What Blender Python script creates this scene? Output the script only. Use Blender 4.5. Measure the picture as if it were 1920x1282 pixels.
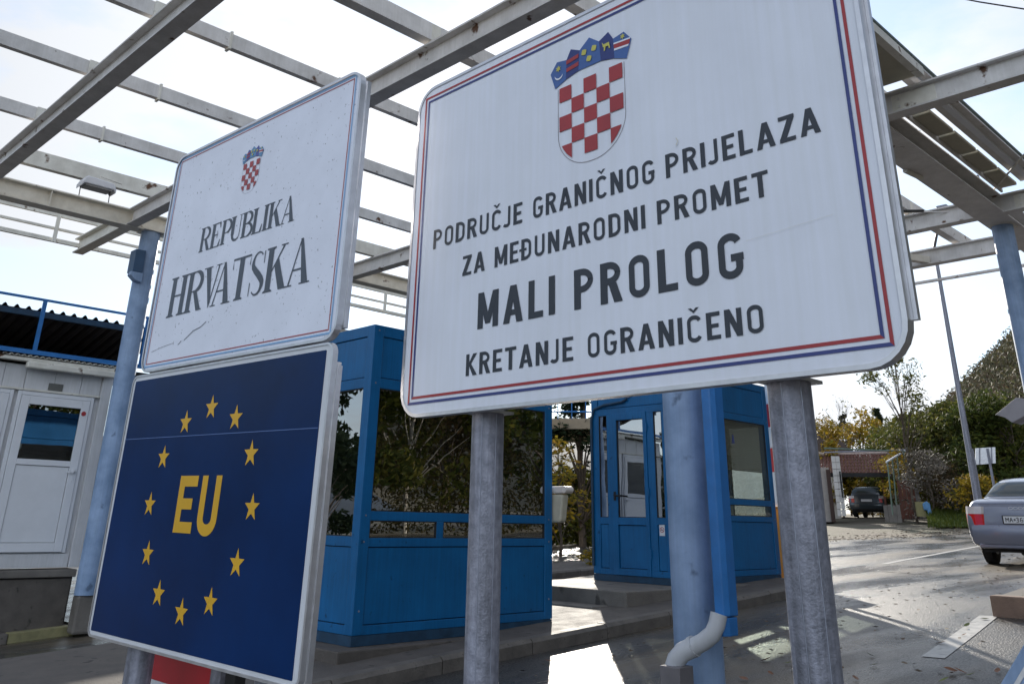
import bpy, math, random
from mathutils import Vector, Matrix
R = math.radians
random.seed(7)
scn = bpy.context.scene
for o in list(bpy.data.objects): bpy.data.objects.remove(o)
col = scn.collection

# ------------------------------------------------------------------ camera, world, sun, exposure
# X runs along the traffic lanes, Y across them, the eye is at z = 0 (about a metre above the paving)
F, CX, CY, PITCH, ROLL = 1611.0, 957.4, 335.3, .3807, .0192
AZ = -.7773 + math.pi/2
_b = Vector((math.sin(AZ), math.cos(AZ), 0)); _a = Vector((-math.cos(AZ), math.sin(AZ), 0))
def w2(v): return Vector((_b.dot(v), _a.dot(v), v.z))
_c, _s = math.cos(PITCH), math.sin(PITCH)
_r0 = Vector((1, 0, 0)); _d0 = Vector((0, _s, -_c)); _f0 = Vector((0, _c, _s))
_cr, _sr = math.cos(ROLL), math.sin(ROLL)
RIGHT = w2(_r0*_cr - _d0*_sr); DOWN = w2(_r0*_sr + _d0*_cr); FWD = w2(_f0)
cam_d = bpy.data.cameras.new('camera'); cam = bpy.data.objects.new('camera', cam_d); col.objects.link(cam)
cam.matrix_world = Matrix(((RIGHT.x, -DOWN.x, -FWD.x, 0), (RIGHT.y, -DOWN.y, -FWD.y, 0), (RIGHT.z, -DOWN.z, -FWD.z, 0), (0, 0, 0, 1)))
cam_d.sensor_width = 36; cam_d.lens = F/1920*36
cam_d.shift_x = (960-CX)/1920; cam_d.shift_y = (CY-641)/1920
cam_d.clip_start = .05; cam_d.clip_end = 4000
scn.camera = cam
def ray(x, y):
    u, v = (x-CX)/F, (y-CY)/F
    return RIGHT*u + DOWN*v + FWD
def at_x(x, y, X): d = ray(x, y); return d*(X/d.x)
def at_y(x, y, Y): d = ray(x, y); return d*(Y/d.y)
def at_z(x, y, Z): d = ray(x, y); return d*(Z/d.z)
def at_d(x, y, D): d = ray(x, y); return d*(D/math.hypot(d.x, d.y))

SUN_AZ, SUN_EL = R(42), R(20.5)        # direction to the sun, measured from +X
sdir = Vector((math.cos(SUN_AZ)*math.cos(SUN_EL), math.sin(SUN_AZ)*math.cos(SUN_EL), math.sin(SUN_EL)))
world = bpy.data.worlds.new('World'); scn.world = world; world.use_nodes = True
nt = world.node_tree; nt.nodes.clear()
def N(nt, t, **k):
    n = nt.nodes.new(t)
    for a, v in k.items(): setattr(n, a, v)
    return n
sky = N(nt, 'ShaderNodeTexSky', sky_type='NISHITA', sun_disc=False, sun_elevation=SUN_EL, sun_rotation=math.pi/2-SUN_AZ, altitude=200, air_density=1.0, dust_density=.15, ozone_density=1.6)
tc = N(nt, 'ShaderNodeTexCoord'); mp = N(nt, 'ShaderNodeMapping'); mp.inputs['Scale'].default_value = (1, 1, 2.2); mp.inputs['Location'].default_value = (.35, 1.1, .2)
nz = N(nt, 'ShaderNodeTexNoise'); nz.inputs['Scale'].default_value = 2.3; nz.inputs['Detail'].default_value = 9; nz.inputs['Roughness'].default_value = .56
rp = N(nt, 'ShaderNodeValToRGB'); rp.color_ramp.elements[0].color = (.40, .40, .40, 1); rp.color_ramp.elements[0].position = .50; rp.color_ramp.elements[1].position = .64
dt = N(nt, 'ShaderNodeVectorMath', operation='DOT_PRODUCT'); dt.inputs[1].default_value = sdir
nrm = N(nt, 'ShaderNodeVectorMath', operation='NORMALIZE')
pw = N(nt, 'ShaderNodeMath', operation='POWER'); pw.inputs[1].default_value = 5
mx0 = N(nt, 'ShaderNodeMath', operation='MAXIMUM'); mx0.inputs[1].default_value = 0
cb = N(nt, 'ShaderNodeMath', operation='MULTIPLY_ADD'); cb.inputs[1].default_value = 2.5
cc = N(nt, 'ShaderNodeVectorMath', operation='SCALE'); cc.inputs[0].default_value = (.94, .975, 1.03)
mix = N(nt, 'ShaderNodeMixRGB')
nearsun = N(nt, 'ShaderNodeMath', operation='MULTIPLY_ADD'); nearsun.inputs[1].default_value = .13
bg = N(nt, 'ShaderNodeBackground'); bg.inputs['Strength'].default_value = .135
wo = N(nt, 'ShaderNodeOutputWorld'); L = nt.links.new
L(tc.outputs['Generated'], mp.inputs[0]); L(mp.outputs[0], nz.inputs['Vector'])
L(tc.outputs['Generated'], nrm.inputs[0]); L(nrm.outputs[0], dt.inputs[0]); L(dt.outputs['Value'], mx0.inputs[0]); L(mx0.outputs[0], pw.inputs[0])
L(pw.outputs[0], nearsun.inputs[0]); L(nz.outputs['Fac'], nearsun.inputs[2]); L(nearsun.outputs[0], rp.inputs[0])
back = N(nt, 'ShaderNodeMath', operation='MULTIPLY'); back.inputs[1].default_value = -1; L(dt.outputs['Value'], back.inputs[0])
bk0 = N(nt, 'ShaderNodeMath', operation='MAXIMUM'); bk0.inputs[1].default_value = 0; L(back.outputs[0], bk0.inputs[0])
bk1 = N(nt, 'ShaderNodeMath', operation='MULTIPLY_ADD'); bk1.inputs[1].default_value = 9.2; bk1.inputs[2].default_value = 2.6; L(bk0.outputs[0], bk1.inputs[0]); L(bk1.outputs[0], cb.inputs[2])
L(pw.outputs[0], cb.inputs[0]); L(cb.outputs[0], cc.inputs['Scale'])
L(rp.outputs[0], mix.inputs[0]); L(sky.outputs[0], mix.inputs[1]); L(cc.outputs[0], mix.inputs[2]); L(mix.outputs[0], bg.inputs[0]); L(bg.outputs[0], wo.inputs[0])
sd = bpy.data.lights.new('sun', 'SUN'); sd.energy = 3.8; sd.angle = R(.55); sd.color = (1, .93, .82)
so = bpy.data.objects.new('sun', sd); col.objects.link(so); so.rotation_euler = sdir.to_track_quat('Z', 'Y').to_euler()
scn.view_settings.view_transform = 'Standard'; scn.view_settings.look = 'None'
scn.view_settings.exposure = 0.95; scn.view_settings.gamma = 1; scn.view_settings.use_curve_mapping = False
scn.render.engine = 'CYCLES'

# ------------------------------------------------------------------ materials
MATS = {}
def mat(name, c, rough=.6, metal=0, var=.12, vs=6, bump=0, bs=60, c2=None, spots=0, sc=30, streak=0, coat=0, spec=.5, rust=0):
    if name in MATS: return MATS[name]
    m = bpy.data.materials.new(name); m.use_nodes = True; t = m.node_tree; b = t.nodes['Principled BSDF']; L = t.links.new
    tc = N(t, 'ShaderNodeTexCoord'); n = N(t, 'ShaderNodeTexNoise'); n.inputs['Scale'].default_value = vs; n.inputs['Detail'].default_value = 8; n.inputs['Roughness'].default_value = .62
    L(tc.outputs['Object'], n.inputs['Vector'])
    r = N(t, 'ShaderNodeValToRGB'); r.color_ramp.elements[0].position = .32; r.color_ramp.elements[1].position = .68
    lo = [x*(1-var) for x in c]; hi = [min(1, x*(1+var)) for x in (c2 or c)]
    r.color_ramp.elements[0].color = (*lo, 1); r.color_ramp.elements[1].color = (*hi, 1); L(n.outputs['Fac'], r.inputs[0])
    out = r.outputs[0]
    if streak:
        mp = N(t, 'ShaderNodeMapping'); mp.inputs['Scale'].default_value = (26, 26, 1.1); L(tc.outputs['Object'], mp.inputs[0])
        n2 = N(t, 'ShaderNodeTexNoise'); n2.inputs['Scale'].default_value = 2; n2.inputs['Detail'].default_value = 5; L(mp.outputs[0], n2.inputs['Vector'])
        r2 = N(t, 'ShaderNodeValToRGB'); r2.color_ramp.elements[0].position = .35; r2.color_ramp.elements[1].position = .7
        k = 1-streak; r2.color_ramp.elements[0].color = (k, k, k*.98, 1); r2.color_ramp.elements[1].color = (1, 1, 1, 1); L(n2.outputs['Fac'], r2.inputs[0])
        mu = N(t, 'ShaderNodeMixRGB', blend_type='MULTIPLY'); mu.inputs[0].default_value = 1; L(out, mu.inputs[1]); L(r2.outputs[0], mu.inputs[2]); out = mu.outputs[0]
    if spots or rust:
        n3 = N(t, 'ShaderNodeTexNoise'); n3.inputs['Scale'].default_value = sc; n3.inputs['Detail'].default_value = 6; L(tc.outputs['Object'], n3.inputs['Vector'])
        r3 = N(t, 'ShaderNodeValToRGB'); a = .66 - .1*max(spots, rust); r3.color_ramp.elements[0].position = a; r3.color_ramp.elements[1].position = a+.06; L(n3.outputs['Fac'], r3.inputs[0])
        mu = N(t, 'ShaderNodeMixRGB'); L(r3.outputs[0], mu.inputs[0]); L(out, mu.inputs[1]); mu.inputs[2].default_value = (.10, .045, .02, 1) if rust else (c[0]*.45, c[1]*.45, c[2]*.45, 1); out = mu.outputs[0]
    L(out, b.inputs['Base Color'])
    b.inputs['Roughness'].default_value = rough; b.inputs['Metallic'].default_value = metal; b.inputs['Specular IOR Level'].default_value = spec
    if coat: b.inputs['Coat Weight'].default_value = coat; b.inputs['Coat Roughness'].default_value = .08
    rr = N(t, 'ShaderNodeMapRange'); rr.inputs['To Min'].default_value = max(.02, rough*.75); rr.inputs['To Max'].default_value = min(1, rough*1.25); L(n.outputs['Fac'], rr.inputs['Value']); L(rr.outputs[0], b.inputs['Roughness'])
    if bump:
        nb = N(t, 'ShaderNodeTexNoise'); nb.inputs['Scale'].default_value = bs; nb.inputs['Detail'].default_value = 5; L(tc.outputs['Object'], nb.inputs['Vector'])
        bp = N(t, 'ShaderNodeBump'); bp.inputs['Strength'].default_value = bump; bp.inputs['Distance'].default_value = .01; L(nb.outputs['Fac'], bp.inputs['Height']); L(bp.outputs[0], b.inputs['Normal'])
    MATS[name] = m; return m
def glass_mat(name, tint, refl, rough=.01):
    m = bpy.data.materials.new(name); m.use_nodes = True; t = m.node_tree; t.nodes.clear(); L = t.links.new
    o = N(t, 'ShaderNodeOutputMaterial'); tr = N(t, 'ShaderNodeBsdfTransparent'); tr.inputs[0].default_value = (*tint, 1)
    g = N(t, 'ShaderNodeBsdfGlossy'); g.inputs['Roughness'].default_value = rough; g.inputs[0].default_value = (.92, .95, 1, 1)
    ge = N(t, 'ShaderNodeNewGeometry'); dp = N(t, 'ShaderNodeVectorMath', operation='DOT_PRODUCT'); L(ge.outputs['Incoming'], dp.inputs[0]); L(ge.outputs['Normal'], dp.inputs[1])
    ab = N(t, 'ShaderNodeMath', operation='ABSOLUTE'); L(dp.outputs['Value'], ab.inputs[0]); om = N(t, 'ShaderNodeMath', operation='SUBTRACT'); om.inputs[0].default_value = 1; L(ab.outputs[0], om.inputs[1])
    lw = N(t, 'ShaderNodeMath', operation='POWER'); L(om.outputs[0], lw.inputs[0]); lw.inputs[1].default_value = 5
    ma = N(t, 'ShaderNodeMath', operation='MULTIPLY_ADD', use_clamp=True); ma.inputs[1].default_value = 1-refl; ma.inputs[2].default_value = refl
    tc = N(t, 'ShaderNodeTexCoord'); nb = N(t, 'ShaderNodeTexNoise'); nb.inputs['Scale'].default_value = 2.2; nb.inputs['Detail'].default_value = 1
    bp = N(t, 'ShaderNodeBump'); bp.inputs['Strength'].default_value = .05; bp.inputs['Distance'].default_value = .02
    L(tc.outputs['Object'], nb.inputs['Vector']); L(nb.outputs['Fac'], bp.inputs['Height']); L(bp.outputs[0], g.inputs['Normal'])
    mi = N(t, 'ShaderNodeMixShader'); L(lw.outputs[0], ma.inputs[0]); L(ma.outputs[0], mi.inputs[0]); L(tr.outputs[0], mi.inputs[1]); L(g.outputs[0], mi.inputs[2]); L(mi.outputs[0], o.inputs[0])
    return m
def leaf_mat(name, cols, trans=.35):
    m = bpy.data.materials.new(name); m.use_nodes = True; t = m.node_tree; t.nodes.clear(); L = t.links.new
    o = N(t, 'ShaderNodeOutputMaterial'); ge = N(t, 'ShaderNodeNewGeometry'); r = N(t, 'ShaderNodeValToRGB')
    while len(r.color_ramp.elements) < len(cols): r.color_ramp.elements.new(.5)
    for i, c in enumerate(cols):
        e = r.color_ramp.elements[i]; e.position = i/(max(1, len(cols)-1)); e.color = (*c, 1)
    L(ge.outputs['Random Per Island'], r.inputs[0])
    d = N(t, 'ShaderNodeBsdfPrincipled'); d.inputs['Roughness'].default_value = .7; d.inputs['Specular IOR Level'].default_value = .15; tl = N(t, 'ShaderNodeBsdfTranslucent')
    mi = N(t, 'ShaderNodeMixShader'); mi.inputs[0].default_value = trans
    L(r.outputs[0], d.inputs['Base Color']); L(r.outputs[0], tl.inputs[0]); L(d.outputs[0], mi.inputs[1]); L(tl.outputs[0], mi.inputs[2]); L(mi.outputs[0], o.inputs[0])
    return m

M_SIGN = mat('sign_sheet', (.78, .80, .88), .42, var=.04, vs=3, streak=.05, spec=.4, bump=.03, bs=300)
M_SIGN2 = mat('sign_sheet_older', (.78, .80, .89), .45, var=.06, vs=4, spots=.02, sc=70, spec=.4)
M_RED = mat('sign_red', (.36, .03, .035), .4, var=.1)
M_NAVY = mat('sign_navy', (.035, .05, .20), .4, var=.1)
M_SKYB = mat('sign_light_blue', (.22, .42, .68), .4, var=.1)
M_INK = mat('sign_ink', (.022, .028, .04), .4, var=.2)
M_INKG = mat('sign_ink_faded', (.06, .075, .10), .45, var=.2)
M_EU = mat('sign_blue_film', (.0005, .022, .098), .32, var=.30, vs=1.6, spec=.14)
M_YEL = mat('sign_yellow', (.72, .40, .02), .4, var=.08)
M_ALU = mat('aluminium_edge', (.62, .62, .64), .38, .75, var=.12, vs=20)
M_GALV = mat('galvanised_steel', (.28, .29, .35), .5, .25, var=.20, vs=38, bump=.25, bs=160, c2=(.34, .345, .41), streak=.45)
M_BLUE = mat('booth_blue_paint', (.004, .118, .31), .38, var=.14, vs=2.5, bump=.06, bs=200, spec=.4, streak=.16, spots=.02, sc=11)
M_BLUED = mat('booth_blue_dark', (.012, .045, .09), .6, var=.3, vs=10)
M_PIPEB = mat('downpipe_blue_paint', (.02, .15, .42), .42, var=.12, vs=8)
M_PIL = mat('pillar_blue_paint', (.20, .31, .50), .5, var=.16, vs=3, c2=(.27, .37, .55), bump=.12, bs=40, streak=.10, spots=.05, sc=5)
M_STEEL = mat('canopy_grey_paint', (.60, .575, .56), .6, var=.12, vs=4, c2=(.64, .62, .61), bump=.08, bs=80, streak=.08, rust=.02, sc=7)
M_CREAM = mat('canopy_cream_paint', (.63, .60, .53), .6, var=.12, vs=5, c2=(.66, .64, .58), rust=.12, sc=5)
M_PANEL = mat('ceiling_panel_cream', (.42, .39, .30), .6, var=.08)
M_WHITE = mat('white_plastic', (.66, .67, .70), .45, var=.05, vs=3)
M_WALLW = mat('container_white_sheet', (.60, .60, .62), .5, var=.07, vs=2.5, streak=.10, bump=.03)
M_PIPEW = mat('white_pipe_plastic', (.50, .52, .56), .4, var=.06, streak=.06)
M_CONC = mat('concrete', (.095, .082, .072), .85, var=.25, vs=5, bump=.5, bs=70, spots=.25, sc=9)
M_CONCL = mat('concrete_pale', (.15, .135, .12), .8, var=.25, vs=3, bump=.5, bs=60, spots=.3, sc=4)
M_KERB = mat('kerb_stone', (.12, .105, .092), .75, var=.28, vs=7, bump=.5, bs=50, spots=.2, sc=14)
M_DARK = mat('dark_rubber', (.012, .012, .013), .7)
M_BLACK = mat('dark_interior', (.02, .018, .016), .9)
M_ROOFU = mat('corrugated_sheet', (.035, .025, .022), .8, var=.3, vs=2)
M_ORANGE = mat('barrier_orange', (.62, .20, .015), .5, var=.1)
M_BRED = mat('barrier_red', (.45, .02, .03), .45)
M_RUST = mat('rusty_brown_metal', (.12, .045, .03), .8, var=.4, vs=5)
M_TILE = mat('roof_tile_red', (.13, .05, .035), .75, var=.35, vs=9)
M_SILVER = mat('car_silver_paint', (.20, .215, .28), .30, .4, var=.02, coat=.6)
M_CARD = mat('car_dark_paint', (.03, .045, .06), .3, .3, var=.05, coat=1)
M_LAMP = mat('lamp_lens_red', (.65, .008, .008), .15, coat=1)
M_LAMPC = mat('lamp_lens_clear', (.6, .55, .55), .15, coat=1)
M_BARK = mat('bark', (.10, .075, .055), .9, var=.35, vs=12, bump=.5)
M_BARKP = mat('pale_bark', (.34, .30, .24), .85, var=.3, vs=10)
G_DARK = glass_mat('booth_glass', (.20, .20, .19), .44)
G_CLEAR = glass_mat('booth_glass_clear', (.75, .78, .76), .16)
G_CAR = mat('car_glass', (.03, .045, .05), .06, var=.05, spec=.6)
G_DOOR = glass_mat('door_glass', (.18, .22, .25), .25)

# ------------------------------------------------------------------ mesh helpers
ORG = {}
def prop(o, label=None, cat=None, group=None, kind=None):
    if label: o['label'] = label
    if cat: o['category'] = cat
    if group: o['group'] = group
    if kind: o['kind'] = kind
    return o
def thing(name, label, cat, loc, group=None, kind=None):
    o = bpy.data.objects.new(name, None); o.empty_display_size = .1; col.objects.link(o); o.location = loc; ORG[o.name] = Vector(loc)
    return prop(o, label, cat, group, kind)
class MB:
    def __init__(s): s.v = []; s.f = []
    def add(s, vs, fs):
        n = len(s.v); s.v += [Vector(v) for v in vs]; s.f += [tuple(i+n for i in f) for f in fs]; return s
    def box(s, x0, x1, y0, y1, z0, z1):
        x0, x1 = sorted((x0, x1)); y0, y1 = sorted((y0, y1)); z0, z1 = sorted((z0, z1))
        return s.add([(x0,y0,z0),(x1,y0,z0),(x1,y1,z0),(x0,y1,z0),(x0,y0,z1),(x1,y0,z1),(x1,y1,z1),(x0,y1,z1)], [(0,3,2,1),(4,5,6,7),(0,1,5,4),(1,2,6,5),(2,3,7,6),(3,0,4,7)])
    def fbox(s, fr, u0, u1, d0, d1, z0, z1):      # box in a frame (origin, u axis, outward axis, up axis)
        O, U, D, V = fr; u0, u1 = sorted((u0, u1)); d0, d1 = sorted((d0, d1)); z0, z1 = sorted((z0, z1))
        P = lambda u, d, z: O+U*u+D*d+V*z
        vs = [P(u0,d0,z0),P(u1,d0,z0),P(u1,d1,z0),P(u0,d1,z0),P(u0,d0,z1),P(u1,d0,z1),P(u1,d1,z1),P(u0,d1,z1)]
        fs = [(0,3,2,1),(4,5,6,7),(0,1,5,4),(1,2,6,5),(2,3,7,6),(3,0,4,7)]
        if U.cross(D).dot(V) < 0: fs = [tuple(reversed(f)) for f in fs]
        return s.add(vs, fs)
    def prism(s, pts, off):                       # polygon pts (3D), extruded by off
        n = len(pts); off = Vector(off); a = [Vector(p) for p in pts]
        nn = (a[1]-a[0]).cross(a[2]-a[0])
        if nn.dot(off) > 0: a.reverse()
        return s.add(a+[p+off for p in a], [tuple(range(n)), tuple(range(2*n-1, n-1, -1))]+[(i, i+n, (i+1) % n+n, (i+1) % n) for i in range(n)])
    def tube(s, pts, r, seg=12, cap=True):
        pts = [Vector(p) for p in pts]; rs = r if isinstance(r, (list, tuple)) else [r]*len(pts); n0 = len(s.v); up = None
        for i, p in enumerate(pts):
            t = (pts[min(i+1, len(pts)-1)]-pts[max(i-1, 0)]).normalized()
            if up is None: up = t.orthogonal().normalized()
            u = (up-t*up.dot(t)).normalized(); up = u; w = t.cross(u)
            for k in range(seg):
                a = 2*math.pi*k/seg; s.v.append(p+(u*math.cos(a)+w*math.sin(a))*rs[i])
        for i in range(len(pts)-1):
            for k in range(seg): a = n0+i*seg; s.f.append((a+k, a+(k+1) % seg, a+seg+(k+1) % seg, a+seg+k))
        if cap: s.f.append(tuple(n0+k for k in range(seg-1, -1, -1))); s.f.append(tuple(n0+(len(pts)-1)*seg+k for k in range(seg)))
        return s
    def mesh(s, name, m, org=Vector((0,0,0)), smooth=False):
        me = bpy.data.meshes.new(name); me.from_pydata([tuple(v-org) for v in s.v], [], s.f); me.materials.append(m)
        if smooth:
            me.polygons.foreach_set('use_smooth', [True]*len(me.polygons))
        me.update(); return me
    def build(s, name, m, parent=None, bevel=0, smooth=False, label=None, loc=None):
        org = ORG[parent.name] if parent is not None else (Vector(loc) if loc is not None else Vector((0,0,0)))
        o = bpy.data.objects.new(name, s.mesh(name, m, org, smooth)); col.objects.link(o)
        if parent is not None: o.parent = parent
        else: o.location = org
        ORG[o.name] = org
        if smooth:
            md = o.modifiers.new('split', 'EDGE_SPLIT'); md.split_angle = R(40)
        if bevel:
            md = o.modifiers.new('bevel', 'BEVEL'); md.width = bevel; md.segments = 2; md.limit_method = 'ANGLE'; md.angle_limit = R(50)
        if label: o['label'] = label
        return o
XYZ = (Vector((0,0,0)), Vector((1,0,0)), Vector((0,1,0)), Vector((0,0,1)))
def smooth(t): t = max(0, min(1, t)); return t*t*(3-2*t)
def g(x, y):                                      # height of the road surface
    ks = [(-60,-3.2),(0,-1.46),(5.4,-1.11),(8.5,-.94),(11,-.79),(18,-.53),(25,-.33),(30,-.15),(37,.25),(45,.65),(60,1.0),(90,1.2),(400,2.5),(3000,3)]
    for (a, za), (b, zb) in zip(ks, ks[1:]):
        if x <= b or b == 3000:
            t = max(0, (x-a)/(b-a)); z = za+(zb-za)*t; break
    near = 1-smooth((x-14)/10)
    z += .14*(1-smooth((y-3)/3))*near
    z -= .22*smooth((y-6.5)/6)*near
    z -= .45*smooth((y-14)/14)*(1-smooth((x-30)/30))
    return z

# ------------------------------------------------------------------ ground and road
def sheet(name, xs, ys, f, m, kind='structure', keep=None):
    b = MB(); idx = {}
    for i, x in enumerate(xs):
        for j, y in enumerate(ys): idx[i, j] = len(b.v); b.v.append(Vector((x, y, f(x, y))))
    for i in range(len(xs)-1):
        for j in range(len(ys)-1):
            if keep is None or keep((xs[i]+xs[i+1])/2, (ys[j]+ys[j+1])/2): b.f.append((idx[i,j], idx[i+1,j], idx[i+1,j+1], idx[i,j+1]))
    o = b.build(name, m, smooth=True); o.modifiers.clear(); prop(o, kind=kind); return o
def frange(a, b, s): return [a+s*i for i in range(int(round((b-a)/s))+1)]
def ground_mat():
    m = bpy.data.materials.new('verge'); m.use_nodes = True; t = m.node_tree; b = t.nodes['Principled BSDF']; L = t.links.new
    tc = N(t, 'ShaderNodeTexCoord'); n = N(t, 'ShaderNodeTexNoise'); n.inputs['Scale'].default_value = .5; n.inputs['Detail'].default_value = 10
    r = N(t, 'ShaderNodeValToRGB'); es = r.color_ramp.elements; es[0].position = .35; es[0].color = (.13, .105, .08, 1); es[1].position = .66; es[1].color = (.09, .085, .05, 1)
    L(tc.outputs['Object'], n.inputs['Vector']); L(n.outputs['Fac'], r.inputs[0]); L(r.outputs[0], b.inputs['Base Color']); b.inputs['Roughness'].default_value = .9
    nb = N(t, 'ShaderNodeTexNoise'); nb.inputs['Scale'].default_value = 14; bp = N(t, 'ShaderNodeBump'); bp.inputs['Strength'].default_value = .8; bp.inputs['Distance'].default_value = .05
    L(tc.outputs['Object'], nb.inputs['Vector']); L(nb.outputs['Fac'], bp.inputs['Height']); L(bp.outputs[0], b.inputs['Normal']); return m
def asphalt_mat():
    m = bpy.data.materials.new('wet_asphalt'); m.use_nodes = True; t = m.node_tree; b = t.nodes['Principled BSDF']; L = t.links.new
    tc = N(t, 'ShaderNodeTexCoord')
    def noise(scale, det, mpg=None):
        n = N(t, 'ShaderNodeTexNoise'); n.inputs['Scale'].default_value = scale; n.inputs['Detail'].default_value = det
        if mpg: q = N(t, 'ShaderNodeMapping'); q.inputs['Scale'].default_value = mpg; L(tc.outputs['Object'], q.inputs[0]); L(q.outputs[0], n.inputs['Vector'])
        else: L(tc.outputs['Object'], n.inputs['Vector'])
        return n
    grain = noise(62, 5); big = noise(.55, 6, (.6, 1.4, 1)); tan = noise(.42, 7, (.5, 1.6, 1)); wet = noise(.7, 5, (.5, 1.6, 1))
    r = N(t, 'ShaderNodeValToRGB'); es = r.color_ramp.elements; es[0].position = .35; es[0].color = (.010, .0095, .009, 1); es[1].position = .66; es[1].color = (.10, .094, .086, 1); L(grain.outputs['Fac'], r.inputs[0])
    r2 = N(t, 'ShaderNodeValToRGB'); es = r2.color_ramp.elements; es[0].position = .35; es[0].color = (.75, .75, .76, 1); es[1].position = .65; es[1].color = (1.1, 1.1, 1.1, 1); L(big.outputs['Fac'], r2.inputs[0])
    mu = N(t, 'ShaderNodeMixRGB', blend_type='MULTIPLY'); mu.inputs[0].default_value = 1; L(r.outputs[0], mu.inputs[1]); L(r2.outputs[0], mu.inputs[2])
    r3 = N(t, 'ShaderNodeValToRGB'); es = r3.color_ramp.elements; es[0].position = .49; es[0].color = (0,0,0,1); es[1].position = .62; es[1].color = (.75,.75,.75,1); L(tan.outputs['Fac'], r3.inputs[0])
    mi = N(t, 'ShaderNodeMixRGB'); L(r3.outputs[0], mi.inputs[0]); L(mu.outputs[0], mi.inputs[1]); mi.inputs[2].default_value = (.13, .10, .065, 1); L(mi.outputs[0], b.inputs['Base Color'])
    r4 = N(t, 'ShaderNodeValToRGB'); es = r4.color_ramp.elements; es[0].position = .38; es[0].color = (.12,.12,.12,1); es[1].position = .56; es[1].color = (.46,.46,.46,1); L(wet.outputs['Fac'], r4.inputs[0]); L(r4.outputs[0], b.inputs['Roughness'])
    bp = N(t, 'ShaderNodeBump'); bp.inputs['Strength'].default_value = 1; bp.inputs['Distance'].default_value = .010; L(grain.outputs['Fac'], bp.inputs['Height'])
    bp2 = N(t, 'ShaderNodeBump'); bp2.inputs['Strength'].default_value = .3; bp2.inputs['Distance'].default_value = .04; L(wet.outputs['Fac'], bp2.inputs['Height']); L(bp.outputs[0], bp2.inputs['Normal']); L(bp2.outputs[0], b.inputs['Normal'])
    b.inputs['Specular IOR Level'].default_value = .34
    return m
M_ASPH = asphalt_mat(); M_VERGE = ground_mat()
gx = [-2500,-800,-300,-120,-60,-30]+frange(-20, 66, 2)+[75,90,120,180,300,600,1500,2800]
gy = [-2500,-800,-300,-120,-60,-30]+frange(-20, 60, 2)+[75,90,120,180,300,600,1500,2800]
sheet('ground', gx, gy, lambda x, y: g(x, y)-.03, M_VERGE)
def road_edge(x):                                 # far edge of the carriageway
    return 60 if x < 16 else (60-(x-16)*9.4 if x < 21 else (13.6-(x-21)*.24 if x < 40 else 9.2-(x-40)*.04))
def on_road(x, y):
    return -11 < y < road_edge(x) and not (y > 13.2 and x < 5)
sheet('road', frange(-24, 21, .5)+frange(22, 70, 1)+frange(75, 140, 5), frange(-12, 34, .5), lambda x, y: g(x, y), M_ASPH, keep=on_road)
def strip_paint(pts, w, m, name='road_marking', lift=.004):
    b = MB()
    for (x0, y0), (x1, y1) in zip(pts, pts[1:]):
        d = Vector((x1-x0, y1-y0, 0)); n = Vector((-d.y, d.x, 0)).normalized()*w/2; k = max(1, int(d.length/.5))
        for i in range(k):
            a = Vector((x0, y0, 0))+d*(i/k); c = Vector((x0, y0, 0))+d*((i+1)/k)
            q = [a-n, c-n, c+n, a+n]; b.add([(p.x, p.y, g(p.x, p.y)+lift) for p in q], [(0,1,2,3)])
    return prop(b.build(name, m), kind='structure')
M_LINE = mat('worn_white_paint', (.34, .33, .31), .5, var=.25, vs=10, spots=.4, sc=12)
strip_paint([(7.3, 2.88), (9.62, 3.22)], .16, M_LINE)
strip_paint([(17.0, 7.35), (30, 8.9), (60, 10.5)], .12, M_LINE)
strip_paint([(2.0, 9.6), (8.5, 9.6)], .12, M_LINE)

# ------------------------------------------------------------------ kerbed islands
def island(poly_kerb, x0, x1, y0, y1, name='pavement', stone=1.04, kh=.125, kw=.14, phase=0, close=(0, 0)):
    """slab with a kerb of single stones along its y0 edge (and its x ends)"""
    base = thing(name, None, None, (x0, y0, g(x0, y0)), kind='structure')
    b = MB(); n = max(2, int((x1-x0)/.5))
    xs = [x0+kw+(x1-x0-2*kw)*i/n for i in range(n+1)]
    for a, c in zip(xs, xs[1:]):
        za, zc = g(a, y0)+kh-.006, g(c, y0)+kh-.006
        b.add([(a, y0+kw, za), (c, y0+kw, zc), (c, y1-.01, zc), (a, y1-.01, za)], [(0,1,2,3)])
    b.build('slab', M_CONC if name == 'pavement' else M_CONCL, base)
    x = x0+phase
    while x < x1-.05:
        xe = min(x+stone, x1); gp = .006; s = MB(); dz = random.uniform(-.004, .004)
        z0, z1 = g(x, y0)+kh+dz, g(xe, y0)+kh+dz; c = .03
        prof = lambda X, z: [(X, y0, z-.5), (X, y0, z-c), (X, y0+c, z), (X, y0+kw, z), (X, y0+kw, z-.5)]
        a, e = prof(x+gp, z0), prof(xe-gp, z1)
        s.add(a+e, [(4,3,2,1,0), (5,6,7,8,9)]+[(i, i+1, i+6, i+5) for i in range(4)])
        s.build('kerb_stone', M_KERB, base, bevel=.004); x = xe
    for on, X0, X1 in ((close[0], x0, x0+kw), (close[1], x1-kw, x1)):
        if not on: continue
        y = y0+kw+.006
        while y < y1-.05:
            ye = min(y+stone, y1); z = g(X0, y0)+kh; MB().box(X0, X1, y, ye-.008, z-.5, z).build('kerb_stone', M_KERB, base, bevel=.01); y = ye
    return base
island(None, -2.0, 11.95, 5.9, 9.0, phase=-.35+.22, close=(0, 1))
island(None, 9.3, 21.0, 11.6, 13.2, close=(1, 1))
is3 = island(None, 9.66, 22.0, .9, 3.18, close=(0, 1), kh=.16)
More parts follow.
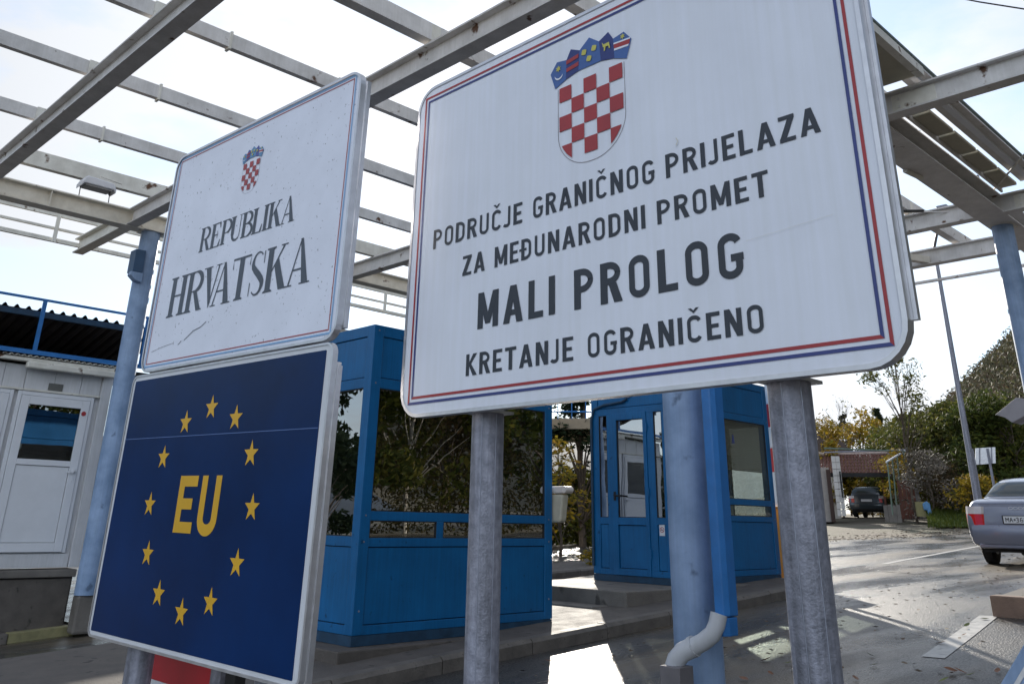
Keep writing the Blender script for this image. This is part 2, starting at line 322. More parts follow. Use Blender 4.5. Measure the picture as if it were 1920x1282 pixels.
# kerb end block facing the camera at the near end of the pillar island
for k in range(3):
    y = 3.18-.75*k
    MB().box(9.60, 9.80, y-.74, y, g(9.7, 2)-.4, g(9.7, 3)+.175).build('kerb_stone', M_RUST if 0 else mat('kerb_brown', (.17, .11, .08), .85, var=.25, vs=5, bump=.5), is3, bevel=.012)
# kerb before the white container
kb = thing('pavement', None, None, (0, 12.3, -1.4), kind='structure')
for k, x in enumerate(frange(1.2, 9.0, .9)):
    z = -1.30+(x-4.2)*.06
    MB().add([(x,12.28,z-.3),(x+.89,12.28,z-.3),(x+.89,12.28,z+.05),(x,12.28,z),(x,12.44,z-.3),(x+.89,12.44,z-.3),(x+.89,12.44,z+.05),(x,12.44,z)],
             [(0,1,2,3),(3,2,6,7),(1,5,6,2),(5,4,7,6),(4,0,3,7)]).build('kerb_stone', M_KERB if k != 3 else mat('kerb_mossy', (.22, .20, .10), .85, var=.3), kb, bevel=.008)

# ------------------------------------------------------------------ canopy
cn = thing('canopy', 'open grey steel canopy frame without roofing on pale blue round pillars', 'canopy', (4.5, 3.0, -.8))
ZB, ZT = 3.80, 4.04
def ibeam(ax, c, a0, a1, zb=ZB, zt=ZT, w=.16, name='cross_beam', m=None, tf=.018, tw=.02):
    b = MB()
    def bx(c0, c1, z0, z1):
        if ax == 'y': b.box(c0, c1, a0, a1, z0, z1)
        else: b.box(a0, a1, c0, c1, z0, z1)
    bx(c-w/2, c+w/2, zb, zb+tf); bx(c-w/2, c+w/2, zt-tf, zt); bx(c-tw/2, c+tw/2, zb+tf, zt-tf)
    return b.build(name, m or M_STEEL, cn)
for (px, py, zb) in ((4.62, 12.08, -.92), (4.42, 2.98, -.80), (12.3, 3.12, -.72), (12.35, 12.08, -1.0)):
    MB().tube([(px, py, zb), (px, py, ZB-.012)], .13, 40).build('pillar', M_PIL, cn, smooth=True)
    MB().box(px-.15, px+.15, py-.15, py+.15, ZB-.012, ZB-.002).build('cap_plate', M_CREAM, cn)
for xc, a0, a1 in ((2.36, 1.2, 11.98), (4.30, -1.5, 11.98), (8.06, -1.5, 11.98), (11.80, -.6, 11.98), (13.55, -.4, 11.98)):
    ibeam('y', xc, a0, a1)
    if xc > 3: ibeam('y', xc, 12.22, 14.05, zb=ZB+.004, zt=ZT-.004, name='beam_stub', m=M_CREAM)
# main rows
def boxbeam(y0, y1, x0, x1, zb, zt, m, name='main_beam'):
    b = MB(); b.box(x0, x1, y0, y1, zb, zb+.018); b.box(x0, x1, y0, y1, zt-.018, zt); b.box(x0, x1, (y0+y1)/2-.012, (y0+y1)/2+.012, zb+.018, zt-.018)
    return b.build(name, m, cn)
boxbeam(11.99, 12.20, .9, 16.2, ZB-.004, ZT+.006, M_CREAM)
boxbeam(2.92, 3.28, .9, 16.2, ZB-.004, ZT+.004, M_STEEL)
for x in (3.2, 5.4, 7.2, 9.4, 11.0, 12.9): MB().box(x-.005, x+.005, 12.0, 12.085, ZB+.016, ZT-.014).build('stiffener', M_CREAM, cn)
# purlins along the lanes, cleats on the beams
def purlin(y, x0, x1, z0=4.10, h=.145, w=.06, m=None, name='purlin'):
    b = MB(); b.box(x0, x1, y-.006, y, z0, z0+h); b.box(x0, x1, y, y+w, z0+h-.006, z0+h); b.box(x0, x1, y, y+w, z0, z0+.006)
    return b.build(name, m or M_STEEL, cn)
PY = [4.17, 5.5, 6.95, 8.48, 10.02]
for i, y in enumerate(PY):
    purlin(y-.05, .75, 14.6 if i > 1 else 2.94)
    if i < 2: purlin(y-.11, 2.95, 14.6, z0=4.08, h=.175, w=.11, m=M_STEEL, name='gutter_channel')
    for xb in (2.36, 4.30, 8.06, 11.80):
        MB().box(xb-.05, xb+.05, y-.075, y-.06 if i > 1 else y-.12, ZT+.001, ZT+.21).build('cleat', M_CREAM, cn)
    for xs in ((3.05, 6.6) if i > 1 else (2.93, 6.6)): MB().box(xs-.012, xs+.012, y-.066, y+.02, 4.08, 4.265).build('splice_plate', M_CREAM, cn)
purlin(11.30, 2.5, 13.5, z0=4.05, h=.20, w=.09, m=M_CREAM)
purlin(13.98, .75, 14.6, z0=4.09, h=.035, w=.04, m=M_CREAM, name='eaves_rail'); purlin(14.0, .75, 14.6, z0=3.90, h=.06, w=.05, m=M_CREAM, name='eaves_rail')
purlin(13.98, .75, 14.6, z0=4.30, h=.05, w=.04, m=M_CREAM, name='eaves_rail')
for x in (1.3, 2.87, 3.87, 6.2, 8.1, 10.2, 12.2, 14.0): MB().box(x, x+.05, 13.93, 13.97, 3.88, 4.34).build('eaves_post', M_CREAM, cn)
# right-hand eaves: cream soffit cassettes and flashing
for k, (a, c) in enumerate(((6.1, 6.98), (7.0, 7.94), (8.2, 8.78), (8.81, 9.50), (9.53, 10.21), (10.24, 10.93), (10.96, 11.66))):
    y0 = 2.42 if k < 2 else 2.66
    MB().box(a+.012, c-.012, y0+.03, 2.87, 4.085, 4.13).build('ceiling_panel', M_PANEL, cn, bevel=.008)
MB().box(6.0, 11.7, 2.875, 2.90, 4.05, 4.16).build('edge_angle', M_STEEL, cn)
MB().box(6.0, 11.7, 2.655, 2.42, 4.14, 4.16).build('edge_sheet', M_STEEL, cn)
MB().box(6.0, 11.78, 2.50, 2.56, 4.10, 4.26).build('fascia_rail', M_WHITE, cn)
MB().box(6.0, 11.95, 2.46, 2.54, 4.275, 4.295).build('flashing', mat('flashing_green', (.10, .13, .11), .5), cn)
MB().box(6.0, 7.9, 2.40, 2.47, 4.05, 4.14).build('edge_angle', M_CREAM, cn)
for xb, yb in ((8.06, 2.62), (11.80, 2.62)):
    MB().box(xb-.018, xb-.010, yb-.25, yb+.17, ZB+.03, ZT-.03).build('splice_plate', M_CREAM, cn, bevel=.002)
    for dy in (.10,):
        for dz in (.08, .16): MB().tube([(xb-.030, yb+dy, ZB+dz), (xb-.017, yb+dy, ZB+dz)], .014, 6).build('bolt', M_STEEL, cn)
# tie rod and turnbuckle, loose wires
MB().tube([at_z(1684, 398, 3.98), at_z(1800, 397, 3.98)], .010, 6).build('tie_rod', M_STEEL, cn)
MB().tube([at_z(1686, 395.5, 3.99), at_z(1732, 395, 3.99)], .016, 6).build('turnbuckle', M_DARK, cn)
MB().tube([at_z(1858, 362, 4.09), at_z(1925, 285, 4.09)], .012, 8).build('tie_rod', M_CREAM, cn)
MB().tube([at_z(1715, 258, 4.05), at_z(1718, 248, 4.2), at_z(1726, 245, 4.2)], .007, 6).build('hook', M_WHITE, cn)
MB().tube([at_z(1697, 320, 3.78), at_z(1727, 334, 3.78)], .03, 8).build('strip_lamp', M_CREAM, cn)
for x in (11.0, 13.0): MB().tube([(x, 2.95, ZT), (x+.01, 2.95, ZT+.06), (x+.06, 2.95, ZT+.07), (x+.07, 2.95, ZT)], .006, 6).build('hook', M_DARK, cn)
# lower rail between the stubs on the right
MB().box(13.6, 14.9, 3.0, 3.06, 3.66, 3.70).build('low_rail', M_STEEL, cn)
MB().box(14.55, 14.60, 1.5, 8.0, 3.80, 3.84).build('low_rail', M_STEEL, cn)
MB().prism([(11.9, 5.3, 3.82), (13.5, 4.6, 3.82), (13.5, 4.5, 3.82), (11.9, 5.2, 3.82)], (0, 0, .1)).build('brace', M_CREAM, cn)
# downpipe beside the middle pillar
dp = MB().prism([(4.20, 2.722, -.42), (4.20, 2.672, -.42), (4.23, 2.652, -.42), (4.31, 2.655, -.42), (4.40, 2.72, -.42), (4.40, 2.825, -.42)], (0, 0, 4.2)).build('downpipe', M_PIPEB, cn, bevel=.006)
MB().prism([(4.195, 2.722, -.51), (4.195, 2.675, -.51), (4.225, 2.655, -.51), (4.30, 2.655, -.51), (4.36, 2.77, -.51)], (0, 0, .085)).build('outlet_shoe', M_PIPEB, dp, bevel=.004)
pts = [at_x(1348, 1150, 4.17), at_x(1344, 1170, 4.16), at_x(1336, 1188, 4.15), at_x(1318, 1203, 4.14), at_x(1298, 1213, 4.13), at_x(1280, 1222, 4.11), at_x(1268, 1236, 4.10), at_x(1262, 1256, 4.10), at_x(1262, 1275, 4.10)]
MB().tube(pts[:6], .042, 24).build('elbow_pipe', M_PIPEW, dp, smooth=True)
MB().tube(pts[4:], .047, 24).build('elbow_pipe', M_PIPEW, dp, smooth=True)
MB().tube([at_x(1303, 1210, 4.135), at_x(1297, 1213, 4.133)], .050, 24).build('pipe_collar', M_PIPEW, dp, smooth=True)
MB().box(4.192, 4.25, 2.665, 2.722, -.424, -.415).build('joint_band', M_RUST, dp, bevel=.003)
for z_ in (1.1, 3.0): MB().tube([(4.42+.136*math.cos(t_*.2), 2.98+.136*math.sin(t_*.2), z_) for t_ in range(32)], .006, 6).build('pipe_bracket', M_GALV, cn)
p = at_x(1266, 1247, 4.08); MB().box(p.x-.05, p.x+.07, p.y-.06, p.y+.06, p.z-.5, p.z).build('drain_box', mat('drain_grey', (.16, .15, .16), .6, var=.2), dp, bevel=.004)

# blue camera/lamp box on the far pillar, floodlight on the purlin
p = at_y(259, 490, 11.95)
t = thing('pillar_box', 'small blue metal box fixed high on the left pillar, under the canopy beam', 'box', (p.x, 11.95, p.z))
MB().box(p.x-.07, p.x+.07, 11.9, 12.1, p.z-.16, p.z+.16).build('housing', mat('box_blue_dark', (.03, .08, .16), .5), t, bevel=.006)
MB().prism([(p.x-.09, 11.88, p.z-.17), (p.x+.07, 11.88, p.z-.17), (p.x+.07, 11.88, p.z-.30), (p.x-.02, 11.88, p.z-.28), (p.x-.09, 11.88, p.z-.22)], (0, .12, 0)).build('bracket', M_PIL, t)
p = at_y(181, 352, 10.9)
t = thing('floodlight', 'white lamp housing with wire guard hanging above the left canopy beam', 'lamp', tuple(p))
b = MB(); hw, hh = .21, .075
prof = [(-hw, 0), (-hw*.98, -.05), (-hw*.86, -.01), (hw*.86, -.01), (hw, -.05), (hw, 0), (hw*.82, hh), (-hw*.72, hh*1.25), (-hw*.86, hh*.9)]
b.prism([(p.x+u, p.y-.11, p.z+v) for u, v in prof], (0, .22, 0)).build('housing', M_WHITE, t, bevel=.02)
MB().box(p.x-.16, p.x+.16, p.y-.09, p.y+.09, p.z-.028, p.z-.012).build('lens', mat('lens_grey', (.3, .3, .3), .2), t)
for u in (-.19, .17): MB().tube([(p.x+u, p.y, p.z), (p.x+u, p.y-.02, p.z-.16)], .006, 6).build('wire_clip', M_DARK, t)
MB().tube([(p.x+.02, p.y, p.z+.09), (p.x+.02, p.y, p.z+.16), (p.x+.3, p.y+.02, p.z+.14)], .01, 6).build('cable', M_CREAM, t)

# ------------------------------------------------------------------ lettering
EPS = [0]
class Flat:
    """flat print in a plane: polygons in (u, v), each lifted a hair above the last so none coincide"""
    def __init__(s, fr, d): s.fr = fr; s.d = d; s.b = MB(); s.k = 0
    def P(s, u, v, d): O, U, D, V = s.fr; return O+U*u+V*v+D*d
    def poly(s, pts):
        d = s.d+(s.k % 6)*.00012; s.k += 1
        vs = [s.P(u, v, d) for u, v in pts]
        n = (vs[1]-vs[0]).cross(vs[2]-vs[1])
        if n.dot(s.fr[2]) < 0: vs.reverse()
        s.b.add(vs, [tuple(range(len(vs)))])
    def ribbon(s, pts, t, closed=False):
        n = len(pts); ts = t if isinstance(t, (list, tuple)) else [t]*n; d = s.d+(s.k % 6)*.00012; s.k += 1; A = []; B = []
        for i in range(n):
            p0 = pts[(i-1) % n] if closed or i > 0 else pts[i]; p1 = pts[(i+1) % n] if closed or i < n-1 else pts[i]
            dx, dy = p1[0]-p0[0], p1[1]-p0[1]; l = math.hypot(dx, dy) or 1; nx, ny = -dy/l, dx/l
            A.append((pts[i][0]+nx*ts[i]/2, pts[i][1]+ny*ts[i]/2)); B.append((pts[i][0]-nx*ts[i]/2, pts[i][1]-ny*ts[i]/2))
        for i in range(n if closed else n-1):
            j = (i+1) % n; q = [A[i], B[i], B[j], A[j]]; vs = [s.P(u, v, d) for u, v in q]
            if (vs[1]-vs[0]).cross(vs[2]-vs[1]).dot(s.fr[2]) < 0: vs.reverse()
            s.b.add(vs, [(0,1,2,3)])
def arc(cx, cy, rx, ry, a0, a1, n=10): return [(cx+rx*math.cos(R(a0+(a1-a0)*i/n)), cy+ry*math.sin(R(a0+(a1-a0)*i/n))) for i in range(n+1)]
def din(ch, t):
    """strokes of one letter in a unit-high box: (width, polygons, ribbons, closed ribbons)"""
    W = {'I': t, 'J': .37, 'E': .41, 'L': .40, 'T': .48, 'A': .56, 'M': .62, 'Z': .46, 'N': .50, 'K': .50}.get(ch[0], .48)
    h = t/2; Pg = []; Rb = []; Cl = []; c = ch[0]
    rect = lambda x0, x1, y0, y1: Pg.append([(x0,y0),(x1,y0),(x1,y1),(x0,y1)])
    rx = W/2-h; ry = rx*1.05
    def O(): return arc(W/2, 1-h-ry, rx, ry, 180, 0, 12)+arc(W/2, h+ry, rx, ry, 0, -180, 12)
    def bowl(y0, y1, x=W):    # right-hand bowl
        r = min((y1-y0)/2-h, x*.46); return [(t*.6, y1-h)]+arc(x-h-r, y1-h-r, r, r, 90, 0, 7)+arc(x-h-r, y0+h+r, r, r, 0, -90, 7)+[(t*.6, y0+h)]
    if c == 'I': rect(0, t, 0, 1)
    elif c in 'O': Cl.append(O())
    elif c in 'CČ':
        Rb.append(arc(W/2, 1-h-ry, rx, ry, 15, 180, 12)+arc(W/2, h+ry, rx, ry, 180, 345, 12))
    elif c == 'G':
        Rb.append(arc(W/2, 1-h-ry, rx, ry, 15, 180, 12)+arc(W/2, h+ry, rx, ry, 180, 360, 12)+[(W-h, .53)]); rect(W*.52, W-.002, .53-t*.95, .53)
    elif c == 'U': Rb.append([(h, 1)]+arc(W/2, h+ry, rx, ry, 180, 360, 14)+[(W-h, 1)])
    elif c == 'J': Rb.append([(W-h, 1)]+arc(W*.47, h+rx*.95, W*.53-h, rx*.95, 0, -160, 12))
    elif c in 'DĐ': rect(0, t, 0, 1); Rb.append(bowl(0, 1)); 
    elif c == 'P': rect(0, t, 0, 1); Rb.append(bowl(.40, 1))
    elif c == 'R': rect(0, t, 0, 1); Rb.append(bowl(.44, 1)); Pg.append([(W*.38, .48), (W*.38+t*1.1, .48), (W+.02, 0), (W+.02-t*1.15, 0)])
    elif c == 'E': rect(0, t, 0, 1); rect(t*.9, W, 1-t, 1); rect(t*.9, W, 0, t); rect(t*.9, W*.88, .5-h*.95, .5+h*.95)
    elif c == 'L': rect(0, t, 0, 1); rect(t*.9, W, 0, t)
    elif c == 'T': rect(0, W, 1-t, 1); rect(W/2-h, W/2+h, 0, 1-t*.9)
    elif c == 'A':
        k = t*1.08; Pg.append([(0,0),(k,0),(W/2+k*.42,1),(W/2-k*.5,1)]); Pg.append([(W,0),(W-k,0),(W/2-k*.42,1),(W/2+k*.5,1)]); rect(W*.24, W*.76, .2, .2+t*.9)
    elif c == 'N': rect(0, t, 0, 1); rect(W-t, W, 0, 1); Pg.append([(0,1),(t*1.1,1),(W,0),(W-t*1.1,0)])
    elif c == 'M': rect(0, t, 0, 1); rect(W-t, W, 0, 1); k = t; Pg.append([(0,1),(k*1.05,1),(W/2+k*.45,.12),(W/2-k*.45,.12)]); Pg.append([(W,1),(W-k*1.05,1),(W/2-k*.45,.12),(W/2+k*.45,.12)])
    elif c == 'Z': rect(0, W, 1-t, 1); rect(0, W, 0, t); Pg.append([(0,t*.8),(t*1.3,t*.8),(W,1-t*.8),(W-t*1.3,1-t*.8)])
    elif c == 'K': rect(0, t, 0, 1); Pg.append([(t*.8,.34),(t*.8,.56),(W-t*1.1,1),(W+.01,1)]); Pg.append([(W*.42,.60),(W*.30,.46),(W-t*1.15,0),(W+.03,0)])
    if c == 'Č': k = W/2; Pg.append([(k-.17,1.28),(k-.07,1.28),(k,1.19),(k,1.08)]); Pg.append([(k+.17,1.28),(k+.07,1.28),(k,1.19),(k,1.08)])
    if c == 'Đ': rect(-.09, W*.52, .5-h*.75, .5+h*.75)
    return W, Pg, Rb, Cl
def write(fl, text, u0, u1, v, h, t=.15, gap=.13, glyph=din, kern={}):
    gl = [glyph(c, t) for c in text]; tot = sum(x[0] for x in gl)+gap*(len(gl)-1)+sum(kern.get(i, 0) for i in range(len(gl)))
    k = (u1-u0)/(tot*h); x = 0
    for i, (W, Pg, Rb, Cl, *T) in enumerate(gl):
        x += kern.get(i, 0)-(.07 if text[i] == 'J' and i and glyph is din else 0); T0 = T[0] if T else None
        f = lambda p: (u0+(x+p[0])*h*k, v+p[1]*h)
        for q in Pg: fl.poly([f(p) for p in q])
        for n, q in enumerate(Rb): fl.ribbon([f(p) for p in q], [a*h for a in T0[n]] if T0 else t*h)
        for q in Cl: fl.ribbon([f(p) for p in q], t*h, True)
        x += W+gap
def tms(ch, t):
    """roman letter with thick stems and hairlines; ribbons carry a width per point"""
    st, hl, sf = .15, .03, .026; Pg = []; Rb = []; T = []
    def stem(x, y0=0, y1=1, w=st, a=1, b=1):
        Pg.append([(x,y0),(x+w,y0),(x+w,y1),(x,y1)])
        if a: Pg.append([(x-.06,0),(x+w+.06,0),(x+w+.06,sf),(x+w,sf*2.2),(x,sf*2.2),(x-.06,sf)])
        if b: Pg.append([(x-.06,1),(x+w+.06,1),(x+w+.06,1-sf),(x+w,1-sf*2.2),(x,1-sf*2.2),(x-.06,1-sf)])
    def bowl(x, y0, y1, r):
        p = [(x, y1-hl/2)]+arc(x+r*.35, (y0+y1)/2, r*.65+.05, (y1-y0)/2-hl/2, 90, -90, 14)+[(x, y0+hl/2)]
        Rb.append(p); T.append([hl]+[hl+(st-hl)*abs(math.cos(R(90-180*i/14)))**.9 for i in range(15)]+[hl])
    if ch == 'H': stem(.06); stem(.45); Pg.append([(.18,.49),(.47,.49),(.47,.49+hl*1.5),(.18,.49+hl*1.5)]); W = .66
    elif ch == 'R': stem(.06); bowl(.19, .48, 1, .30); Pg.append([(.26,.52),(.38,.52),(.62,.03),(.66,.03),(.66,0),(.47,0)]); W = .66
    elif ch == 'P': stem(.06); bowl(.19, .44, 1, .30); W = .54
    elif ch == 'B': stem(.06); bowl(.19, .52, 1, .28); bowl(.19, 0, .53, .33); W = .58
    elif ch == 'E': stem(.06); Pg += [[(.19,1),(.52,1),(.53,.76),(.50,.76),(.44,.96),(.19,.96)], [(.19,0),(.54,0),(.58,.28),(.55,.28),(.46,.04),(.19,.04)], [(.19,.49),(.40,.49),(.40,.53),(.19,.53)], [(.36,.36),(.385,.36),(.385,.66),(.36,.66)]]; W = .60
    elif ch == 'U':
        stem(.06, .25, 1, a=0); Rb.append([(.135,.30)]+arc(.33,.26,.195,.235,180,330,12)+[(.525,.32),(.525,.98)]); T.append([st]+[st-(st-hl*1.4)*i/12 for i in range(13)]+[hl*1.3, hl*1.3]); Pg.append([(.44,1),(.61,1),(.61,.975),(.44,.975)]); W = .62
    elif ch == 'L': stem(.06); Pg.append([(.19,0),(.50,0),(.55,.30),(.52,.30),(.42,.04),(.19,.04)]); W = .56
    elif ch == 'I': stem(.06); W = .27
    elif ch == 'K': stem(.06); Pg += [[(.20,.42),(.20,.47),(.49,.98),(.54,.98)], [(.27,.56),(.38,.72),(.64,.03),(.70,.03),(.70,0),(.46,0)], [(.42,1),(.62,1),(.62,.975),(.42,.975)]]; W = .68
    elif ch == 'A': Pg += [[(.05,.02),(.085,.02),(.345,1),(.31,.96)], [(.30,1),(.37,1),(.60,.02),(.43,.02)], [(.16,.31),(.46,.31),(.45,.35),(.165,.35)], [(-.01,0),(.17,0),(.17,.026),(-.01,.026)], [(.37,0),(.66,0),(.66,.026),(.37,.026)]]; W = .66
    elif ch == 'V': Pg += [[(.07,.98),(.24,.98),(.37,.12),(.31,0)], [(.30,.0),(.33,.0),(.55,.98),(.51,.98)], [(0,1),(.30,1),(.30,.974),(0,.974)], [(.44,1),(.62,1),(.62,.974),(.44,.974)]]; W = .62
    elif ch == 'T': stem(.22, b=0); Pg += [[(0,1),(.58,1),(.58,.955),(0,.955)], [(0,.96),(.03,.76),(0,.74)], [(.58,.96),(.55,.76),(.58,.74)]]; W = .58
    elif ch == 'S':
        p = arc(.25,.76,.155,.225,40,205,12)+[(.19,.57),(.30,.46)]+[(.40,.34)]+arc(.27,.245,.16,.23,10,-140,12); n = len(p)
        Rb.append(p); T.append([hl*1.2+(.15-hl)*math.exp(-((i-n/2)/(n*.19))**2) for i in range(n)]); Pg += [[(.42,.98),(.445,.98),(.445,.70),(.425,.70)], [(.06,.02),(.04,.02),(.04,.32),(.065,.32)]]; W = .50
    return W, Pg, Rb, [], T
# coat of arms: 5x5 chequers clipped to the shield, five small shields in the crown
def clip(poly, conv):
    out = poly
    for i in range(len(conv)):
        a, b = conv[i], conv[(i+1) % len(conv)]; inp = out; out = []
        side = lambda p: (b[0]-a[0])*(p[1]-a[1])-(b[1]-a[1])*(p[0]-a[0])
        for j in range(len(inp)):
            p, q = inp[j], inp[(j+1) % len(inp)]; sp, sq = side(p), side(q)
            if sp >= 0: out.append(p)
            if sp*sq < 0: k = sp/(sp-sq); out.append((p[0]+(q[0]-p[0])*k, p[1]+(q[1]-p[1])*k))
        if not out: return []
    return out
def coat(fr, d, u0, v1, s, parent, blues):
    """u0, v1: top left of the chequers; s: side of one square"""
    shield = [(0, 0)]+arc(2.5, -3.1, 2.5, 2.35, 180, 360, 24)+[(5, 0)]
    T = lambda p: (u0+p[0]*s, v1+p[1]*s)
    root = Flat(fr, d); root.ribbon([T((p[0]+(.12 if p[0] > 2.6 else (-.12 if p[0] < 2.4 else 0)), p[1]-(.14 if p[1] < -3.1 else 0))) for p in shield], s*.04)
    crown = [(-.35,.55),(-.75,1.35),(-.25,2.05),(.55,1.85),(1.0,2.45),(1.75,2.15),(2.5,2.75),(3.25,2.15),(4.0,2.45),(4.45,1.85),(5.25,2.05),(5.75,1.35),(5.35,.55)]
    base = root.b.build('coat_of_arms', mat('sign_outline', (.25, .22, .24), .5), parent)
    fr2 = Flat(fr, d+.001)
    for i in range(5):
        for j in range(5):
            if (i+j) % 2 == 0:
                q = clip([(i,-j-1),(i+1,-j-1),(i+1,-j),(i,-j)], shield)
                if len(q) > 2: fr2.poly([T(p) for p in q])
    fr2.b.build('chequers', M_RED, base)
    f1, f2 = Flat(fr, d+.001), Flat(fr, d+.001); fr_r, fr_y, fr_w = Flat(fr, d+.002), Flat(fr, d+.0028), Flat(fr, d+.0022)
    arcy = lambda x: .15+.62*(1-((x-2.5)/2.85)**2)
    cells = [[(-.35,.12),(.55,arcy(.5)),(.62,1.85),(-.2,2.0),(-.75,1.30)], [(.55,arcy(.55)),(1.6,arcy(1.6)),(1.72,2.12),(.98,2.48),(.62,1.85)], [(1.6,arcy(1.6)),(3.4,arcy(3.4)),(3.28,2.12),(2.5,2.72),(1.72,2.12)],
             [(3.4,arcy(3.4)),(4.45,arcy(4.45)),(4.38,1.85),(4.02,2.48),(3.28,2.12)], [(4.45,arcy(4.5)),(5.35,.12),(5.75,1.30),(5.2,2.0),(4.38,1.85)]]
    for i, q in enumerate(cells): (f1 if i in (0, 2, 4) else f2).poly([T(p) for p in q])
    f1.b.build('crown', blues[0], base); f2.b.build('crown', blues[1], base)
    for a in (1.0, 1.55): fr_r.poly([T(p) for p in [(.62, a-.05), (1.62, a+.08), (1.64, a+.36), (.62, a+.22)]])
    fr_r.poly([T(p) for p in [(4.45, 1.12), (5.6, 1.02), (5.66, 1.32), (4.42, 1.42)]])
    fr_w.poly([T(p) for p in [(4.45, .98), (5.52, .90), (5.55, 1.02), (4.45, 1.12)]]); fr_w.poly([T(p) for p in [(4.42, 1.42), (5.66, 1.32), (5.68, 1.42), (4.42, 1.52)]])
    fr_w.ribbon([T(p) for p in arc(-.02, 1.05, .34, .34, 190, 345, 10)], [s*(.02+.10*math.sin(math.pi*i/10)) for i in range(11)])
    def star(c, r, n, fl, k=.5): fl.poly([T((c[0]+(r if i % 2 == 0 else r*k)*math.cos(math.pi*i/n+.5), c[1]+(r if i % 2 == 0 else r*k)*math.sin(math.pi*i/n+.5))) for i in range(2*n)])
    star((-.05, 1.45), .24, 6, fr_y); star((5.12, 1.70), .20, 6, fr_y)
    for c in ((2.1, 1.80), (2.9, 1.80), (2.5, 1.22)): star(c, .24, 4, fr_y, .8)
    fr_y.poly([T(p) for p in [(3.62,1.55),(3.55,1.9),(3.68,1.72),(4.1,1.74),(4.18,1.3),(4.08,1.3),(4.04,1.5),(3.82,1.5),(3.78,1.25),(3.68,1.25),(3.70,1.5)]])
    fr_r.b.build('red_bars', M_RED, base); fr_w.b.build('white_bars', M_SIGN, base); fr_y.b.build('yellow_charges', mat('charge_yellow', (.55, .50, .10), .45), base)
    return base
def rrect(u0, u1, v0, v1, r, n=6):
    p = []
    for cx, cy, a in ((u1-r, v1-r, 0), (u0+r, v1-r, 90), (u0+r, v0+r, 180), (u1-r, v0+r, 270)): p += arc(cx, cy, r, r, a, a+90, n)
    return p
def plate(fr, pts, d0, d1, name, m, parent, bevel=0):
    O, U, D, V = fr; b = MB(); b.prism([O+U*u+V*v+D*d0 for u, v in pts], D*(d1-d0)); return b.build(name, m, parent, bevel=bevel)
def rim(fr, pts, ptsi, d0, d1, name, m, parent):
    """ring between two outlines of equal length"""
    O, U, D, V = fr; n = len(pts); b = MB(); P = lambda q, d: O+U*q[0]+V*q[1]+D*d
    vs = [P(q, d1) for q in pts]+[P(q, d1) for q in ptsi]+[P(q, d0) for q in pts]
    fs = []
    for i in range(n):
        j = (i+1) % n; fs += [(i, j, n+j, n+i), (2*n+i, 2*n+j, j, i)]
    b.add(vs, fs); return b.build(name, m, parent, smooth=False)

# ------------------------------------------------------------------ the big sign
SX = 1.62
big = thing('border_sign', 'large white Croatian border crossing sign reading MALI PROLOG on two galvanised posts', 'sign', (SX, 1.35, -1.2))
frB = (Vector((SX, 1.2704*SX, 0)), Vector((0, -1, 0)), Vector((-1, 0, 0)), Vector((0, 0, 1)))
oB = (-.030, 1.455, .287, 1.352)
plate(frB, rrect(*oB, .075), -.014, 0, 'sheet', M_SIGN, big)
e = .008; rim(frB, rrect(oB[0]-e, oB[1]+e, oB[2]-e, oB[3]+e, .083), rrect(oB[0]+.002, oB[1]-.002, oB[2]+.002, oB[3]-.002, .073), -.026, .003, 'edge_trim', M_ALU, big)
for v in (.40, .80, 1.22): MB().fbox(frB, oB[0]+.01, oB[1]-.012, -.055, -.0145, v-.04, v+.04).build('back_rail', M_ALU, big)
def frame_line(fr, d, u0, u1, v0, v1, t, sides, r=.0):
    f = Flat(fr, d)
    q = {'l': [(u0, v0), (u0+t, v0+t), (u0+t, v1-t), (u0, v1)], 'r': [(u1, v0), (u1-t, v0+t), (u1-t, v1-t), (u1, v1)], 'b': [(u0, v0), (u0+t, v0+t), (u1-t, v0+t), (u1, v0)], 't': [(u0, v1), (u0+t, v1-t), (u1-t, v1-t), (u1, v1)]}
    for s in sides: f.poly(q[s])
    return f.b
b = frame_line(frB, .0012, -.003, 1.432, .316, 1.327, .0075, 'ltr'); b2 = frame_line(frB, .0012, .013, 1.416, .332, 1.311, .0075, 'b'); b.v += []; n = len(b.v); b.add(b2.v, b2.f)
b.build('border_stripe', M_RED, big)
b = frame_line(frB, .0016, .013, 1.416, .332, 1.311, .0075, 'ltr'); b2 = frame_line(frB, .0016, -.003, 1.432, .316, 1.327, .0075, 'b'); b.add(b2.v, b2.f)
b.build('border_stripe', M_NAVY, big)
def line(fr, d, words, v, h, m, parent, t=.15, gap=.13, glyph=din, kern={}):
    for w, a, c in words: fl = Flat(fr, d); write(fl, w, a, c, v, h, t, gap, glyph, kern); fl.b.build('lettering', m, parent)
line(frB, .0012, [('PODRUČJE', .0766, .468), ('GRANIČNOG', .503, .916), ('PRIJELAZA', .949, 1.351)], .779, .062, M_INK, big)
line(frB, .0012, [('ZA', .2183, .3145), ('MEĐUNARODNI', .3543, .8821), ('PROMET', .9173, 1.2141)], .6685, .060, M_INK, big)
line(frB, .0012, [('MALI', .2908, .5856), ('PROLOG', .651, 1.139)], .5015, .1035, M_INK, big, t=.165, gap=.15)
line(frB, .0012, [('KRETANJE', .249, .6525), ('OGRANIČENO', .6921, 1.1734)], .3765, .060, M_INK, big)
coat(frB, .0012, .6042, 1.1455, .0450, big, (mat('crown_blue', (.05, .12, .34), .4), mat('crown_navy', (.02, .035, .17), .4)))
sc = Flat(frB, .004); sc.ribbon([(.985, .875), (.99, .865), (.984, .855)], .003); sc.ribbon([(1.15, .578), (1.35, .592)], .0006); sc.b.build('scratch', M_CREAM, big)
